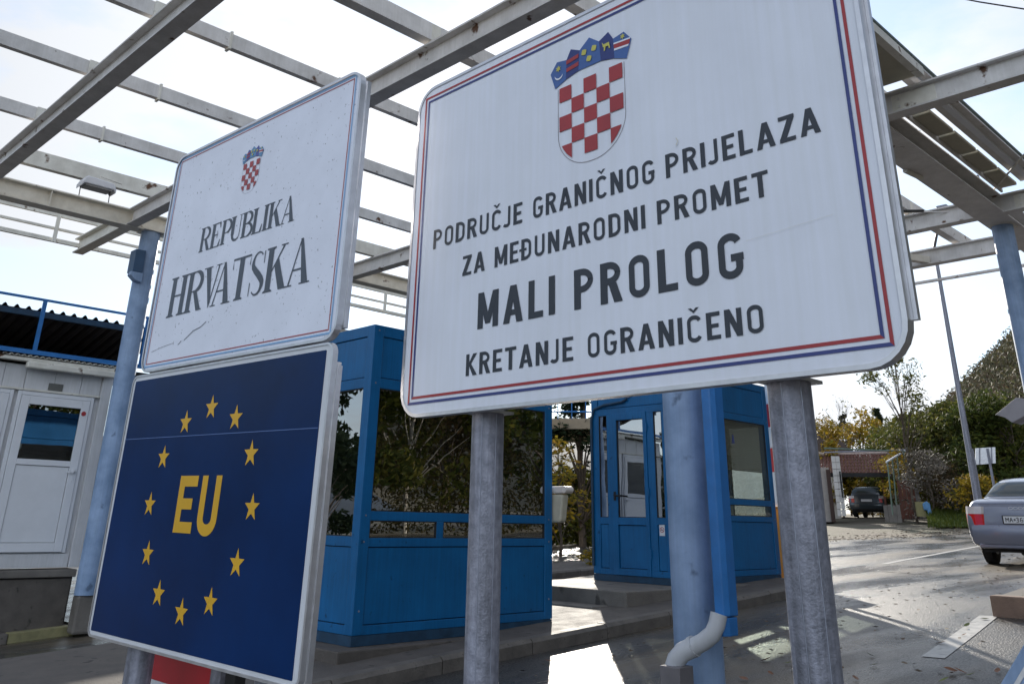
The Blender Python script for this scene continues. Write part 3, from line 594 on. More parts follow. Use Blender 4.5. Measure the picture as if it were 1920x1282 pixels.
MB().fbox(frB, oB[1]-.02, oB[1]+.016, -.040, -.027, .365, 1.29).build('side_strip', M_ALU, big)
for y in (1.812, .893):
    MB().tube([(1.712, y, -1.35), (1.712, y, .30 if y > 1 else .31)], .0448, 36).build('post', M_GALV, big, smooth=True)
    MB().tube([(1.712, y, .302 if y > 1 else .312), (1.712, y, 1.3)], .040, 20).build('post', M_GALV, big, smooth=True)
    for a_ in (-.35, .55):
        d0 = math.atan2(-y, -1.712)+a_; q = Vector((1.712+.0449*math.cos(d0), y+.0449*math.sin(d0), 0)); MB().tube([q+Vector((0,0,-1.3)), q+Vector((0,0,.28))], .0011, 6).build('weld_seam', mat('seam_blue', (.36, .38, .46), .4, .3, streak=.3), big)
    MB().box(1.655, 1.765, y-.050, y+.048, .283, .290).build('clamp', M_ALU, big)

# ------------------------------------------------------------------ the two left signs
OL = Vector((1.37, 3.425, 0)); UL = Vector((.0436, -.999, -.0134)).normalized(); DL = UL.cross(Vector((0, 0, 1))).normalized(); VL = DL.cross(UL).normalized()
if DL.x > 0: DL = -DL
if VL.z < 0: VL = -VL
frL = (OL, UL, DL, VL)
cs = thing('country_sign', 'white REPUBLIKA HRVATSKA country sign with small coat of arms, above the blue EU sign', 'sign', (OL.x, OL.y-.6, -1.2))
o1 = (-.008, 1.243, .520, 1.416)
plate(frL, rrect(*o1, .055), -.012, 0, 'sheet', M_SIGN2, cs)
rim(frL, rrect(o1[0]-.006, o1[1]+.006, o1[2]-.006, o1[3]+.006, .060), rrect(o1[0]+.003, o1[1]-.003, o1[2]+.003, o1[3]-.003, .052), -.018, .006, 'edge_trim', M_ALU, cs)
i1 = (.022, 1.205, .545, 1.398)
frame_line(frL, .0012, *i1, .0035, 'ltbr').build('border_stripe', M_RED, cs)
frame_line(frL, .0016, i1[0]-.012, i1[1]+.012, i1[2]-.012, i1[3]+.012, .0055, 'ltbr').build('border_stripe', M_SKYB, cs)
line(frL, .0012, [('REPUBLIKA', .298, .940)], .948, .097, M_INKG, cs, gap=-.005, glyph=tms)
line(frL, .0012, [('HRVATSKA', .122, 1.072)], .716, .157, M_INKG, cs, gap=-.005, glyph=tms, kern={2: -.07, 3: -.22, 4: -.03})
coat(frL, .0012, .549, 1.250, .0226, cs, (mat('crown_pale', (.10, .25, .45), .4), mat('crown_violet', (.06, .08, .30), .4)))
sc = Flat(frL, .0014); sc.ribbon([(.262, .600), (.28, .612)], .003); sc.ribbon([(.30, .612), (.36, .64), (.41, .648), (.446, .664)], .0028)
for k in range(46): u, v = random.uniform(.05, 1.19), random.uniform(.56, 1.37); s = random.uniform(.0008, .0026); sc.poly([(u-s, v), (u, v-s), (u+s*1.3, v+s*.4), (u, v+s)])
sc.ribbon([(.05, .592), (.12, .602), (.22, .61)], .0013); sc.b.build('scratch', M_INKG, cs)
eu = thing('union_sign', 'blue EU sign with a ring of twelve yellow stars, below the white country sign', 'sign', (OL.x, OL.y-.6, -.4))
o2 = (-.056, 1.236, -.393, .504)
plate(frL, rrect(*o2, .03), -.012, 0, 'sheet', M_WHITE, eu)
rim(frL, rrect(o2[0]-.005, o2[1]+.005, o2[2]-.005, o2[3]+.004, .033), rrect(o2[0]+.003, o2[1]-.003, o2[2]+.003, o2[3]-.003, .027), -.016, .003, 'edge_trim', M_ALU, eu)
plate(frL, rrect(-.036, 1.206, -.378, .486, .004), .0003, .0014, 'blue_field', M_EU, eu)
cxs, cys = .5795, .0415; rs = .0425
for k in range(12):
    f = Flat(frL, .0024); a = R(90-30*k); c = (cxs+.329*math.cos(a), cys+.312*math.sin(a))
    f.poly([(c[0]+(rs if i % 2 == 0 else rs*.40)*math.cos(R(90+36*i)), c[1]+(rs if i % 2 == 0 else rs*.40)*math.sin(R(90+36*i))) for i in range(10)]); f.b.build('star', M_YEL, eu)
f = Flat(frL, .0024); q = lambda a, c, e_, g_: f.poly([(a, e_), (c, e_), (c, g_), (a, g_)])
q(.4448, .481, -.0425, .135); q(.479, .565, .101, .135); q(.479, .564, -.0425, -.0085); q(.479, .546, .030, .064); f.b.build('lettering', M_YEL, eu); f = Flat(frL, .0024)
f.ribbon([(.6105, .135)]+arc(.6535, .006, .0430, .036, 180, 360, 14)+[(.6965, .135)], .035); f.b.build('lettering', M_YEL, eu)
f = Flat(frL, .003); f.ribbon([(-.036, .2685), (1.206, .2615)], .0022); f.b.build('film_seam', mat('film_seam', (.10, .18, .42), .4), eu)
for u in (.205, .99):
    P0 = OL+UL*u-DL*.075
    MB().tube([(P0.x, P0.y, -1.4), (P0.x, P0.y, 1.36)], .0448, 30).build('post', M_GALV, cs, smooth=True)
for v in (.15, .30): pass
for v in (.62, .98, 1.32): MB().fbox(frL, o1[0]+.02, o1[1]-.02, -.055, -.0125, v-.03, v+.03).build('back_rail', M_ALU, cs)
for v in (-.30, .05, .42): MB().fbox(frL, o2[0]+.02, o2[1]-.02, -.050, -.0125, v-.035, v+.035).build('back_rail', M_ALU, eu)
MB().fbox(frL, o2[1]-.01, o2[1]+.009, -.034, -.0165, -.40, .44).build('side_rail', M_ALU, eu); MB().fbox(frL, o1[1]-.01, o1[1]+.010, -.034, -.0185, .55, 1.38).build('side_rail', M_ALU, cs)
# red and white board standing behind the blue sign
X = 1.62; rb = thing('barrier_board', 'red and white board on its own posts half hidden below the blue EU sign', 'sign', (X, 3.3, -1.2))
MB().box(X, X+.012, 3.02, 3.595, -.552, -.38).build('red_band', M_BRED, rb); MB().box(X+.001, X+.013, 3.02, 3.595, -.80, -.553).build('white_band', M_WHITE, rb)
for y in (3.0, 2.90): MB().box(X-.01, X+.03, y-.045, y+.02, -1.3, -.42).build('post', M_GALV if y > 2.95 else M_DARK, rb, bevel=.003)

# ------------------------------------------------------------------ the booths
def face_frame(p0, p1, out):    # p0 left end, p1 right end seen from outside
    U = (Vector(p1)-Vector(p0)).normalized(); return (Vector(p0), U, Vector(out), Vector((0, 0, 1)))
def booth(x0, x1, y0, y1, dz, label, door_left, glass_r, glass_l):
    t = thing('control_booth', label, 'booth', (x0, y0, -.96+dz))
    W, D = x1-x0, y1-y0; z = lambda v: v+dz
    faces = {'r': (face_frame((x0, y0, 0), (x1, y0, 0), (0,-1,0)), W), 'l': (face_frame((x0, y1, 0), (x0, y0, 0), (-1,0,0)), D),
             'b': (face_frame((x1, y1, 0), (x0, y1, 0), (0,1,0)), W), 'e': (face_frame((x1, y0, 0), (x1, y1, 0), (1,0,0)), D)}
    pw = .11
    for (px, py) in ((x0, y0), (x1, y0), (x0, y1), (x1, y1)):
        sx = 1 if px == x0 else -1; sy = 1 if py == y0 else -1
        MB().box(px, px+sx*pw, py, py+sy*pw, z(-.88), z(1.69)).build('corner_post', M_BLUE, t, bevel=.006)
    MB().box(x0+.004, x1-.004, y0+.004, y1-.004, z(-.96), z(-.882)).build('plinth', M_BLUED, t)
    MB().box(x0+.03, x1-.03, y0+.03, y1-.03, z(1.63), z(1.684)).build('roof', M_BLUE, t)
    MB().box(x0+.05, x1-.05, y0+.05, y1-.05, z(-.88), z(-.80)).build('floor', M_BLACK, t)
    def pan(fr, u0, u1, a, b_, name='panel', m=M_BLUE, par=None):
        return MB().fbox(fr, u0+.007, u1-.007, -.03, -.012, z(a)+.007, z(b_)-.007).build(name, m, par or t, bevel=.003)
    def rail(fr, u0, u1, a, b_, d=-.0035, par=None):
        return MB().fbox(fr, u0, u1, -.06, d, z(a), z(b_)).build('rail', M_BLUE, par or t, bevel=.003)
    def pane(fr, u0, u1, a, b_, m, par=None):
        p = MB().fbox(fr, u0+.001, u1-.001, -.026, -.020, z(a), z(b_)).build('pane', m, par or t)
        g_ = MB(); 
        for q in ((u0, u0+.008, a, b_), (u1-.008, u1, a, b_)): g_.fbox(fr, q[0], q[1], -.0195, -.008, z(q[2]), z(q[3]))
        for q in ((u0+.008, u1-.008, a, a+.008), (u0+.008, u1-.008, b_-.008, b_)): g_.fbox(fr, q[0], q[1], -.0195, -.008, z(q[2]), z(q[3]))
        g_.build('pane_seal', M_DARK, par or t); return p
    for key, (fr, ln) in faces.items():
        a, b_ = pw, ln-pw
        rail(fr, a, b_, -.88, -.81); rail(fr, a, b_, 1.12, 1.21); rail(fr, a, b_, 1.59, 1.69); pan(fr, a, b_, 1.21, 1.59, 'fascia_panel')
        MB().fbox(fr, a, b_, -.06, -.035, z(1.2), z(1.6)).build('lining', M_BLACK, t)
        if not (key == 'l' and door_left): MB().fbox(fr, a, b_, -.06, -.035, z(-.82), z(-.2)).build('lining', M_BLACK, t)
        gm = glass_r if key in 'r' else (glass_l if key == 'l' else G_CLEAR)
        if key in 'rb':
            rail(fr, a, b_, -.21, -.14); rail(fr, a, b_, 0, .075); pan(fr, a, b_, -.81, -.21)
            pane(fr, a, b_, .075, 1.12, gm); m1 = a+(b_-a)*.36
            MB().fbox(fr, m1-.04, m1+.04, -.06, -.004, z(-.14), z(0)).build('mullion', M_BLUE, t, bevel=.003)
            pane(fr, a, m1-.04, -.14, 0, gm); pane(fr, m1+.04, b_, -.14, 0, gm)
        elif key == 'l' and door_left:
            ys = lambda y: y1-y          # u along the face from its far end
            for (ya, yb) in ((7.92, 7.78), (6.99, 6.86)):
                pane(fr, ys(ya), ys(yb), -.19, 1.12, gm); pan(fr, ys(ya), ys(yb), -.81, -.27)
                MB().fbox(fr, ys(ya), ys(yb), -.06, -.0045, z(-.27), z(-.19)).build('rail', M_BLUE, t)
            for (ya, yb) in ((7.94, 7.92), (7.78, 7.70), (7.10, 6.99), (6.86, 6.76)): MB().fbox(fr, ys(ya), ys(yb), -.06, -.003, z(-.81), z(1.12)).build('jamb', M_BLUE, t, bevel=.003)
            MB().fbox(fr, ys(7.70), ys(7.10), -.06, -.005, z(-.93), z(-.882)).build('threshold', M_BLUED, t)
            dr = MB().fbox(fr, ys(7.695), ys(7.61), -.05, .008, z(-.878), z(1.135)); dr.fbox(fr, ys(7.16), ys(7.105), -.05, .008, z(-.878), z(1.135))
            dr.fbox(fr, ys(7.61), ys(7.16), -.05, .008, z(1.045), z(1.135)); dr.fbox(fr, ys(7.61), ys(7.16), -.05, .008, z(-.28), z(-.19)); dr.fbox(fr, ys(7.61), ys(7.16), -.05, .008, z(-.878), z(-.80))
            door = dr.build('door', M_BLUE, t, bevel=.003); ORG[door.name] = ORG[t.name]
            pane(fr, ys(7.61), ys(7.16), -.19, 1.045, gm, door); pan(fr, ys(7.61), ys(7.16), -.80, -.28, par=door)
            MB().fbox(fr, ys(7.61), ys(7.16), -.05, -.035, z(-.81), z(-.27)).build('lining', M_BLACK, door)
            hb = MB().fbox(fr, ys(7.665), ys(7.635), .008, .02, z(.02), z(.13)); hb.tube([fr[0]+fr[1]*ys(7.65)+fr[2]*.035+Vector((0,0,z(.085))), fr[0]+fr[1]*ys(7.52)+fr[2]*.05+Vector((0,0,z(.07)))], .011, 8); hb.build('handle', M_DARK, door)
            for hz in (-.62, .12, .93): MB().tube([fr[0]+fr[1]*ys(7.095)+fr[2]*.012+Vector((0,0,z(hz-.05))), fr[0]+fr[1]*ys(7.095)+fr[2]*.012+Vector((0,0,z(hz+.05)))], .011, 8).build('hinge', M_BLUE, door)
            st = MB().fbox(fr, ys(6.965), ys(6.885), -.0115, -.009, z(-.40), z(-.27)).build('no_smoking_sticker', M_WHITE, t)
            s2 = Flat((fr[0], fr[1], fr[2], fr[3]), -.008); cc_ = (ys(6.925), z(-.33)); s2.ribbon(arc(*cc_, .029, .029, 0, 345, 23), .007, True); s2.ribbon([(cc_[0]-.021, cc_[1]+.021), (cc_[0]+.021, cc_[1]-.021)], .007); s2.b.build('sticker_print', M_RED, st)
            s3 = Flat((fr[0], fr[1], fr[2], fr[3]), -.0086); s3.ribbon([(cc_[0]-.02, cc_[1]-.006), (cc_[0]+.018, cc_[1]+.004)], .006); s3.b.build('sticker_print', M_DARK, st)
        else:
            rail(fr, a, b_, -.21, -.13); pan(fr, a, b_, -.81, -.21); mid = (a+b_)/2
            MB().fbox(fr, mid-.03, mid+.03, -.06, -.004, z(-.13), z(1.12)).build('mullion', M_BLUE, t)
            pane(fr, a, mid-.03, -.13, 1.12, gm); pane(fr, mid+.03, b_, -.13, 1.12, gm)
    # counter and chair-high desk inside
    MB().box(x0+.12, x1-.12, y0+.07, y0+.45, z(-.30), z(-.26)).build('desk', mat('desk_wood', (.18, .12, .07), .6), t)
    return t, faces, z
b1, f1, z1 = booth(4.67, 7.10, 6.5, 8.05, 0, 'near blue control booth with dark tinted windows between the white signs', False, G_DARK, G_DARK)
b2, f2, z2 = booth(9.6, 12.0, 6.65, 8.05, .285, 'far blue control booth with a glazed door and no smoking sticker', True, G_CLEAR, G_DARK)
for t_, (x0_, x1_, y0_, dz_) in ((b1, (4.67, 7.10, 6.5, 0)), (b2, (9.6, 12.0, 6.65, .285))):
    for xx in (x0_+.055, x1_-.055):
        for zz in (-.7, -.17, .04, 1.16, 1.64): MB().tube([(xx, y0_-.004, zz+dz_), (xx, y0_+.01, zz+dz_)], .008, 8).build('screw', M_GALV, t_)
# blind and blue letter inside the far booth's window, cable duct above its door
bl = MB()
for k in range(26): bl.box(9.75, 11.86, 6.74, 6.748, z2(1.10)-.025*k-.021, z2(1.10)-.025*k)
bl.build('slatted_blind', mat('blind_grey', (.20, .18, .14), .7), b2)
fr = f2['r'][0]; fl = Flat(fr, -.0165); write(fl, 'A', 1.385, 1.455, z2(.80), .12, .2); fl.b.build('lettering', M_NAVY, b2)
MB().tube([(11.2, 7.0, z2(-.2)), (11.2, 7.0, z2(.12))], .13, 16).build('chair_back', mat('chair_pale', (.45, .48, .46), .6), b2)
MB().box(9.57, 9.595, 7.36, 7.42, 1.62, 1.86).build('cable_duct', M_WHITE, b2, bevel=.004)
MB().tube([(9.58, 7.40, 1.60), (9.58, 7.48, 1.565), (9.58, 7.80, 1.545), (9.58, 7.98, 1.50), (9.58, 8.03, 1.36), (9.58, 8.03, -.5)], .018, 10).build('cable_duct', M_BLUED, b2, smooth=True)
# concrete plinth under the near booth, landing and step of the far booth
pv = thing('booth_plinth', 'low concrete slab carrying the near blue booth, behind the kerb', 'plinth', (4.7, 6.4, -1.1))
MB().box(4.45, 7.14, 6.36, 8.3, -1.30, -.963).build('slab', M_CONC, pv, bevel=.012)
pl = thing('booth_landing', 'concrete landing with one step in front of the far booth door', 'steps', (8.3, 6.5, -1.0))
MB().box(8.28, 12.3, 6.48, 8.4, -1.2, -.678).build('landing', M_CONCL, pl, bevel=.012)
MB().box(7.98, 8.275, 6.72, 8.4, -1.2, -.83).build('step', M_CONCL, pl, bevel=.012)
tb = thing('plastic_tub', 'cream plastic tub with a rounded lid hung on the end wall of the near booth', 'bin', (7.2, 6.5, .0))
MB().prism([(7.13, 6.62, .29), (7.13, 6.38, .29), (7.13, 6.415, .03), (7.13, 6.44, .015), (7.13, 6.60, .015)], (.10, 0, 0)).build('tub', mat('tub_cream', (.45, .42, .33), .5), tb, bevel=.02)
MB().tube([(7.13, 6.37, .335), (7.25, 6.37, .335)], .035, 16).build('lid', mat('lid_cream', (.62, .56, .52), .4), tb, smooth=True)
MB().box(7.125, 7.245, 6.37, 6.66, .30, .369).build('lid', MATS['lid_cream'], tb, bevel=.01)

# ------------------------------------------------------------------ barrier
p = at_z(1463, 1085, -.70); bx_, by_ = 12.20, 6.80
ba = thing('road_barrier', 'orange barrier housing with its red and white arm raised upright, beside the far booth', 'barrier', (bx_, by_, -.72))
MB().box(bx_-.02, bx_+.28, by_-.28, by_+.02, -.80, .265).build('housing', M_ORANGE, ba, bevel=.012)
MB().box(bx_-.03, bx_+.29, by_-.29, by_+.03, .267, .295).build('housing_lid', M_ORANGE, ba, bevel=.006)
z = .31; k = 0
while z < 4.6:
    l = .30 if k % 2 == 0 else .34
    if k == 0: l = .46
    MB().box(bx_+.02+.0*z, bx_+.06, by_-.09, by_-.02, z, z+l-.001).build('arm_segment', (M_WHITE, M_BRED)[k % 2], ba, bevel=.004); z += l; k += 1

# ------------------------------------------------------------------ white container building on the left
wb = thing('container_office', 'white site container with a half glazed door, under a corrugated lean-to with blue rails', 'building', (3.2, 12.4, -1.25))
Yc = 12.4; x0, x1 = 1.9, 4.60
MB().box(x0, x1-.015, Yc+.10, Yc+.30, -1.5, -.73).build('plinth', M_CONC, wb, bevel=.01)
MB().box(x0, x1-.02, Yc-.02, Yc+.32, -.73, -.64).build('plinth_slab', M_CONCL, wb, bevel=.01)
MB().box(x0, x1-.06, Yc+.02, Yc+.12, -1.45, -.745).build('plinth_face', M_CONC, wb, bevel=.008)
MB().box(x0, x1, Yc+.06, 15.0, -.62, 1.80).build('body', M_WALLW, wb, bevel=.006)
x = x0
for k, (a, c) in enumerate([(1.92, 2.36), (2.37, 2.80), (2.81, 3.24), (3.25, 3.50), (3.51, 3.86), (3.87, 4.20), (4.21, 4.46)]):
    MB().box(a, c, Yc+.045, Yc+.059, 1.50, 1.79).build('wall_panel', M_WALLW, wb, bevel=.004)
MB().box(4.47, 4.60, Yc, Yc+.06, -.62, 1.80).build('corner_post', M_WALLW, wb, bevel=.006)
MB().box(x0, 4.46, Yc+.02, Yc+.06, -.62, -.46).build('base_rail', M_WALLW, wb, bevel=.005)
MB().box(x0, 4.46, Yc+.0, Yc+.06, 1.475, 1.498).build('head_rail', M_CREAM, wb)
def door(a, c):
    d = MB().box(a, a+.045, Yc+.01, Yc+.055, -.45, 1.47); d.box(c-.045, c, Yc+.01, Yc+.055, -.45, 1.47); d.box(a+.045, c-.045, Yc+.01, Yc+.055, 1.42, 1.47)
    d = d.build('door_frame', M_WHITE, wb, bevel=.004); ORG[d.name] = ORG[wb.name]
    a += .05; c -= .05; l = MB()
    l.box(a, a+.10, Yc-.005, Yc+.05, -.44, 1.415); l.box(c-.10, c, Yc-.005, Yc+.05, -.44, 1.415); l.box(a+.1, c-.1, Yc-.005, Yc+.05, 1.31, 1.415); l.box(a+.1, c-.1, Yc-.005, Yc+.05, .575, .645); l.box(a+.1, c-.1, Yc-.005, Yc+.05, -.44, -.335)
    lf = l.build('door', M_WHITE, wb, bevel=.004); ORG[lf.name] = ORG[wb.name]
    MB().box(a+.104, c-.104, Yc+.012, Yc+.02, .649, 1.306).build('pane', G_DOOR, lf); MB().box(a+.106, c-.106, Yc+.01, Yc+.03, -.329, .569).build('lower_panel', M_WHITE, lf, bevel=.004)
    MB().box(a+.1, c-.1, Yc+.04, Yc+.055, -.33, 1.31).build('backing', M_BLACK, lf)
    h = MB().box(c-.055, c-.03, Yc-.012, Yc-.005, .40, .56); h.box(c-.15, c-.03, Yc-.05, Yc-.035, .505, .525); h.box(c-.05, c-.035, Yc-.05, Yc-.01, .505, .525); h.build('handle', M_WHITE, lf)
    return lf
door(3.45, 4.40); door(2.45, 3.40)
MB().box(3.80, 3.98, Yc+.035, Yc+.0445, 1.51, 1.60).build('vent', mat('vent_grey', (.12, .12, .11), .6), wb)
MB().tube([(4.29, Yc-.012, 1.25), (4.29, Yc-.006, 1.25)], .03, 16).build('round_sticker', M_RED, wb)
MB().box(x0, 4.56, Yc-.08, Yc+.055, 1.83, 1.87).build('eaves_board', M_CREAM, wb)
MB().box(3.45, 4.58, Yc-.12, Yc-.02, 1.745, 1.825).build('awning_box', M_CREAM, wb, bevel=.015)
# lean-to: blue rails and posts, dark corrugated sheet
MB().box(x0, 5.2, Yc-.02, Yc+.01, 1.93, 1.985).build('blue_rail', M_PIPEB, wb); MB().box(x0, 5.2, Yc-.02, Yc+.01, 2.635, 2.665).build('blue_rail', M_PIPEB, wb)
for x in (2.2, 3.50, 4.9): MB().box(x, x+.05, Yc-.018, Yc+.008, 1.986, 2.634).build('blue_post', M_PIPEB, wb)
def corr(x0, x1, ya, za, yb, zb, pitch=.145, amp=.022):
    b = MB(); n = int((x1-x0)/(pitch/8)); pr = []
    for i in range(n+1):
        x = x0+(x1-x0)*i/n; ph = (x/pitch) % 1; h = amp*2*max(0, math.sin(math.pi*min(1, ph*1.9))) if ph < .53 else 0
        pr.append((x, h))
    for (x, h) in pr: b.v += [Vector((x, ya, za+h)), Vector((x, yb, zb+h))]
    for i in range(n): b.f.append((2*i, 2*i+2, 2*i+3, 2*i+1))
    return b
o = corr(x0, 5.3, Yc+.10, 2.52, Yc+2.6, 1.95).build('corrugated_roof', M_ROOFU, wb); md = o.modifiers.new('s', 'SOLIDIFY'); md.thickness = .004
o = corr(x0, 4.62, Yc-.10, 1.885, Yc+.5, 1.90, pitch=.075, amp=.01).build('corrugated_eaves', M_CREAM, wb); md = o.modifiers.new('s', 'SOLIDIFY'); md.thickness = .003
MB().box(x0, 5.2, Yc+.11, Yc+.16, 2.44, 2.515).build('roof_beam', M_BLUED, wb)
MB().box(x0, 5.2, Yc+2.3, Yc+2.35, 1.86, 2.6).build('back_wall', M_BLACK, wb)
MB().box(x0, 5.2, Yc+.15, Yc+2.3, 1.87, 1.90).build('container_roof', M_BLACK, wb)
pbm = thing('pillar_footing', 'broken concrete footing block under the left blue pillar', 'footing', (4.7, 12.1, -1.2))
MB().prism([(4.50, 11.98, -1.35), (4.78, 11.98, -1.35), (4.78, 12.24, -1.35), (4.54, 12.26, -1.35)], (0, 0, .43)).build('block', M_CONCL, pbm, bevel=.03)

# ------------------------------------------------------------------ building with blue balcony rail, beyond the booths
bh = thing('far_office', 'far flat roofed shelter with a blue railing seen between the booths', 'building', (19.6, 17.5, -1))
MB().prism([(18.4, 19.0, 2.58), (20.6, 16.35, 2.62), (24.0, 19.2, 2.62), (22.0, 22.0, 2.58)], (0, 0, .30)).build('roof_slab', mat('slab_cream', (.30, .25, .18), .8), bh)
MB().box(8.6, 17.5, 16.8, 21.0, -1.6, 4.1).build('shading_block', mat('shading_block_render', (.38, .34, .28), .85), bh)  # unseen block added behind the booths to shade the left lane
def rail2(a, c, n):
    a, c = Vector(a), Vector(c)
    for h in (.22, 1.02): MB().tube([a+Vector((0,0,h)), c+Vector((0,0,h))], .025, 8).build('railing_bar', M_PIPEB, bh)
    for k in range(n+1): q = a+(c-a)*k/n; MB().tube([q, q+Vector((0,0,1.02))], .016 if k < n else .04, 6).build('railing_post', M_PIPEB, bh)
rail2((18.45, 18.9, 2.88), (20.6, 16.4, 2.88), 8)
MB().tube([(20.5, 16.6, -1.3), (20.5, 16.6, 2.6)], .07, 12).build('column', M_CREAM, bh)
MB().tube([(22.0, 21.6, -1.3), (22.0, 21.6, 2.6)], .07, 12).build('column', M_CREAM, bh)

# ------------------------------------------------------------------ cars
def car_body(prof, W, seg=22):
    """rings along x: prof rows are (x, z_bottom, z_shoulder, z_top, half width, half roof width)"""
    b = MB(); rings = []
    for (x, zb, zs, zt, w, wr) in prof:
        pts = [(0, zb), (w*.80, zb), (w*.95, zb+.06), (w*.995, zb+.22), (w, zb+(zs-zb)*.62), (w*.985, zs-.05), (w*.95, zs)]
        hcab = zt-zs
        pts += [(wr+(w*.95-wr)*.62, zs+hcab*.36), (wr+(w*.95-wr)*.18, zs+hcab*.80), (wr*.93, zs+hcab*.965), (wr*.6, zt-.004), (0, zt)]
        rings.append([Vector((x, y, z)) for y, z in pts]+[Vector((x, -y, z)) for y, z in pts[-2:0:-1]])
    return rings
def lerp_rings(rings, n=4):
    out = []
    for i in range(len(rings)-1):
        p0, p1, p2, p3 = rings[max(i-1, 0)], rings[i], rings[i+1], rings[min(i+2, len(rings)-1)]
        for k in range(n):
            t = k/n; out.append([.5*((2*b_)+(c_-a_)*t+(2*a_-5*b_+4*c_-d_)*t*t+(3*b_-a_-3*c_+d_)*t**3) for a_, b_, c_, d_ in zip(p0, p1, p2, p3)])
    out.append(rings[-1]); return out
def make_car(label, base, heading, paint, wagon=False, plate_text='MA·360·CG', group=None):
    t = thing('parked_car' if wagon else 'car', label, 'car', (0, 0, 0), group); W = .885; s = 1.0
    if wagon:
        prof = [(0, .30, .78, .92, .80, .66), (.05, .27, .82, 1.10, .85, .66), (.22, .25, .86, 1.34, .86, .60), (.6, .22, .87, 1.40, .87, .58), (1.6, .2, .88, 1.43, .87, .58), (2.5, .2, .88, 1.38, .87, .55), (3.2, .2, .87, .99, .87, .66), (3.9, .22, .80, .86, .86, .7), (4.3, .28, .6, .68, .78, .66)]
    else:
        prof = [(0, .36, .60, .66, .74, .60), (.03, .30, .80, .96, .84, .72), (.10, .27, .89, 1.03, .875, .75), (.30, .24, .92, 1.065, .885, .75), (.78, .2, .94, 1.09, .885, .70), (1.0, .2, .93, 1.22, .885, .63), (1.32, .2, .92, 1.375, .885, .575), (1.95, .2, .92, 1.43, .885, .555), (2.6, .2, .91, 1.42, .88, .55), (3.1, .2, .90, 1.22, .88, .58), (3.5, .2, .88, 1.0, .88, .68), (4.1, .22, .78, .88, .86, .7), (4.5, .3, .6, .66, .76, .62)]
    rg = lerp_rings(car_body(prof, W), 5); n = len(rg[0]); b = MB()
    for r in rg: b.v += r
    for i in range(len(rg)-1):
        for k in range(n): a = i*n; b.f.append((a+k, a+n+k, a+n+(k+1) % n, a+(k+1) % n))
    b.f.append(tuple(range(n))); b.f.append(tuple((len(rg)-1)*n+k for k in range(n-1, -1, -1)))
    body = b.build('body', paint, t, smooth=True); ORG[body.name] = Vector((0,0,0))
    # glass: panes lie on the shell
    def patch(xa, xb, ks, name='window', off=.006, m=G_CAR):
        p = MB(); rows = [r for r in rg if xa <= r[0].x <= xb]; kk = list(ks)
        for r in rows:
            cen = Vector((r[0].x+.3*(1 if xa < 1 else 0), 0, .8))
            for k in kk: v = r[k % n]; d = (v-Vector((v.x+.35 if xa < 1.3 and not wagon else v.x+.15, v.y*.3, v.z-.5))).normalized(); p.v.append(v+d*off)
        q = len(kk)
        for i in range(len(rows)-1):
            for j in range(q-1): p.f.append((i*q+j, (i+1)*q+j, (i+1)*q+j+1, i*q+j+1))
        return p.build(name, m, t, smooth=True)
    if wagon: patch(.045, .24, range(8, 15), 'rear_window')
    else: patch(.79, 1.31, range(8, 15), 'rear_window')
    for ks in (range(7, 10), range(13, 16)):
        patch(1.2 if not wagon else .5, 2.0, ks, 'side_window'); patch(2.08, 2.9, ks, 'side_window')
    # rear detail
    X = -.004
    bm = MB(); sec = [(-.03, .34), (-.055, .46), (-.055, .58), (-.03, .645)]
    ys = [-.86, -.80, -.6, -.3, 0, .3, .6, .80, .86]
    for y in ys:
        inn = .0 if abs(y) < .65 else (.05 if abs(y) < .83 else .34)
        for (x, z) in sec: bm.v.append(Vector((x+inn, y*(1.0 if inn < .2 else 1.035), z)))
    for i in range(len(ys)-1):
        for j in range(3): bm.f.append((i*4+j, i*4+j+1, i*4+5+j, i*4+4+j))
    bm.build('bumper', paint, t, smooth=True)
    MB().box(-.016, .2, -.72, .72, .27, .35).build('bumper_skirt', paint if not wagon else M_DARK, t, bevel=.02)
    MB().box(-.034, -.02, -.28, .28, .665, .80).build('plate_recess', M_DARK, t)
    pl_ = MB().box(-.040, -.035, -.26, .26, .675, .79).build('number_plate', M_WHITE, t); ORG[pl_.name] = Vector((0,0,0))
    if not wagon:
        fl = Flat((Vector((-.0405, .26, .675)), Vector((0,-1,0)), Vector((-1,0,0)), Vector((0,0,1))), .0006)
        LET = {'M': [[(0,0),(0,1),(.3,.4),(.6,1),(.6,0)]], 'A': [[(0,0),(.3,1),(.6,0)], [(.12,.35),(.48,.35)]], '3': [[(0,.9),(.45,1),(.45,.6),(.15,.52),(.5,.45),(.5,.05),(0,.05)]], '6': [[(.5,.95),(.1,.9),(0,.1),(.5,.05),(.5,.5),(.05,.5)]], '0': [[(.05,.05),(.05,.95),(.5,.95),(.5,.05),(.05,.05)]], '-': [[(0,.5),(.25,.5)]], 'C': [[(.5,.95),(.05,.95),(.05,.05),(.5,.05)]], 'o': [[(.05,.35),(.05,.65),(.3,.65),(.3,.35),(.05,.35)]]}
        u = .035
        for ch in 'MAo360-C':
            for st_ in LET[ch]:
                for a_, c_ in zip(st_, st_[1:]): fl.ribbon([(u+a_[0]*.075, .022+a_[1]*.07), (u+c_[0]*.075, .022+c_[1]*.07)], .011)
            u += .062 if ch not in '-o' else .036
        fl.b.build('lettering', M_DARK, pl_)
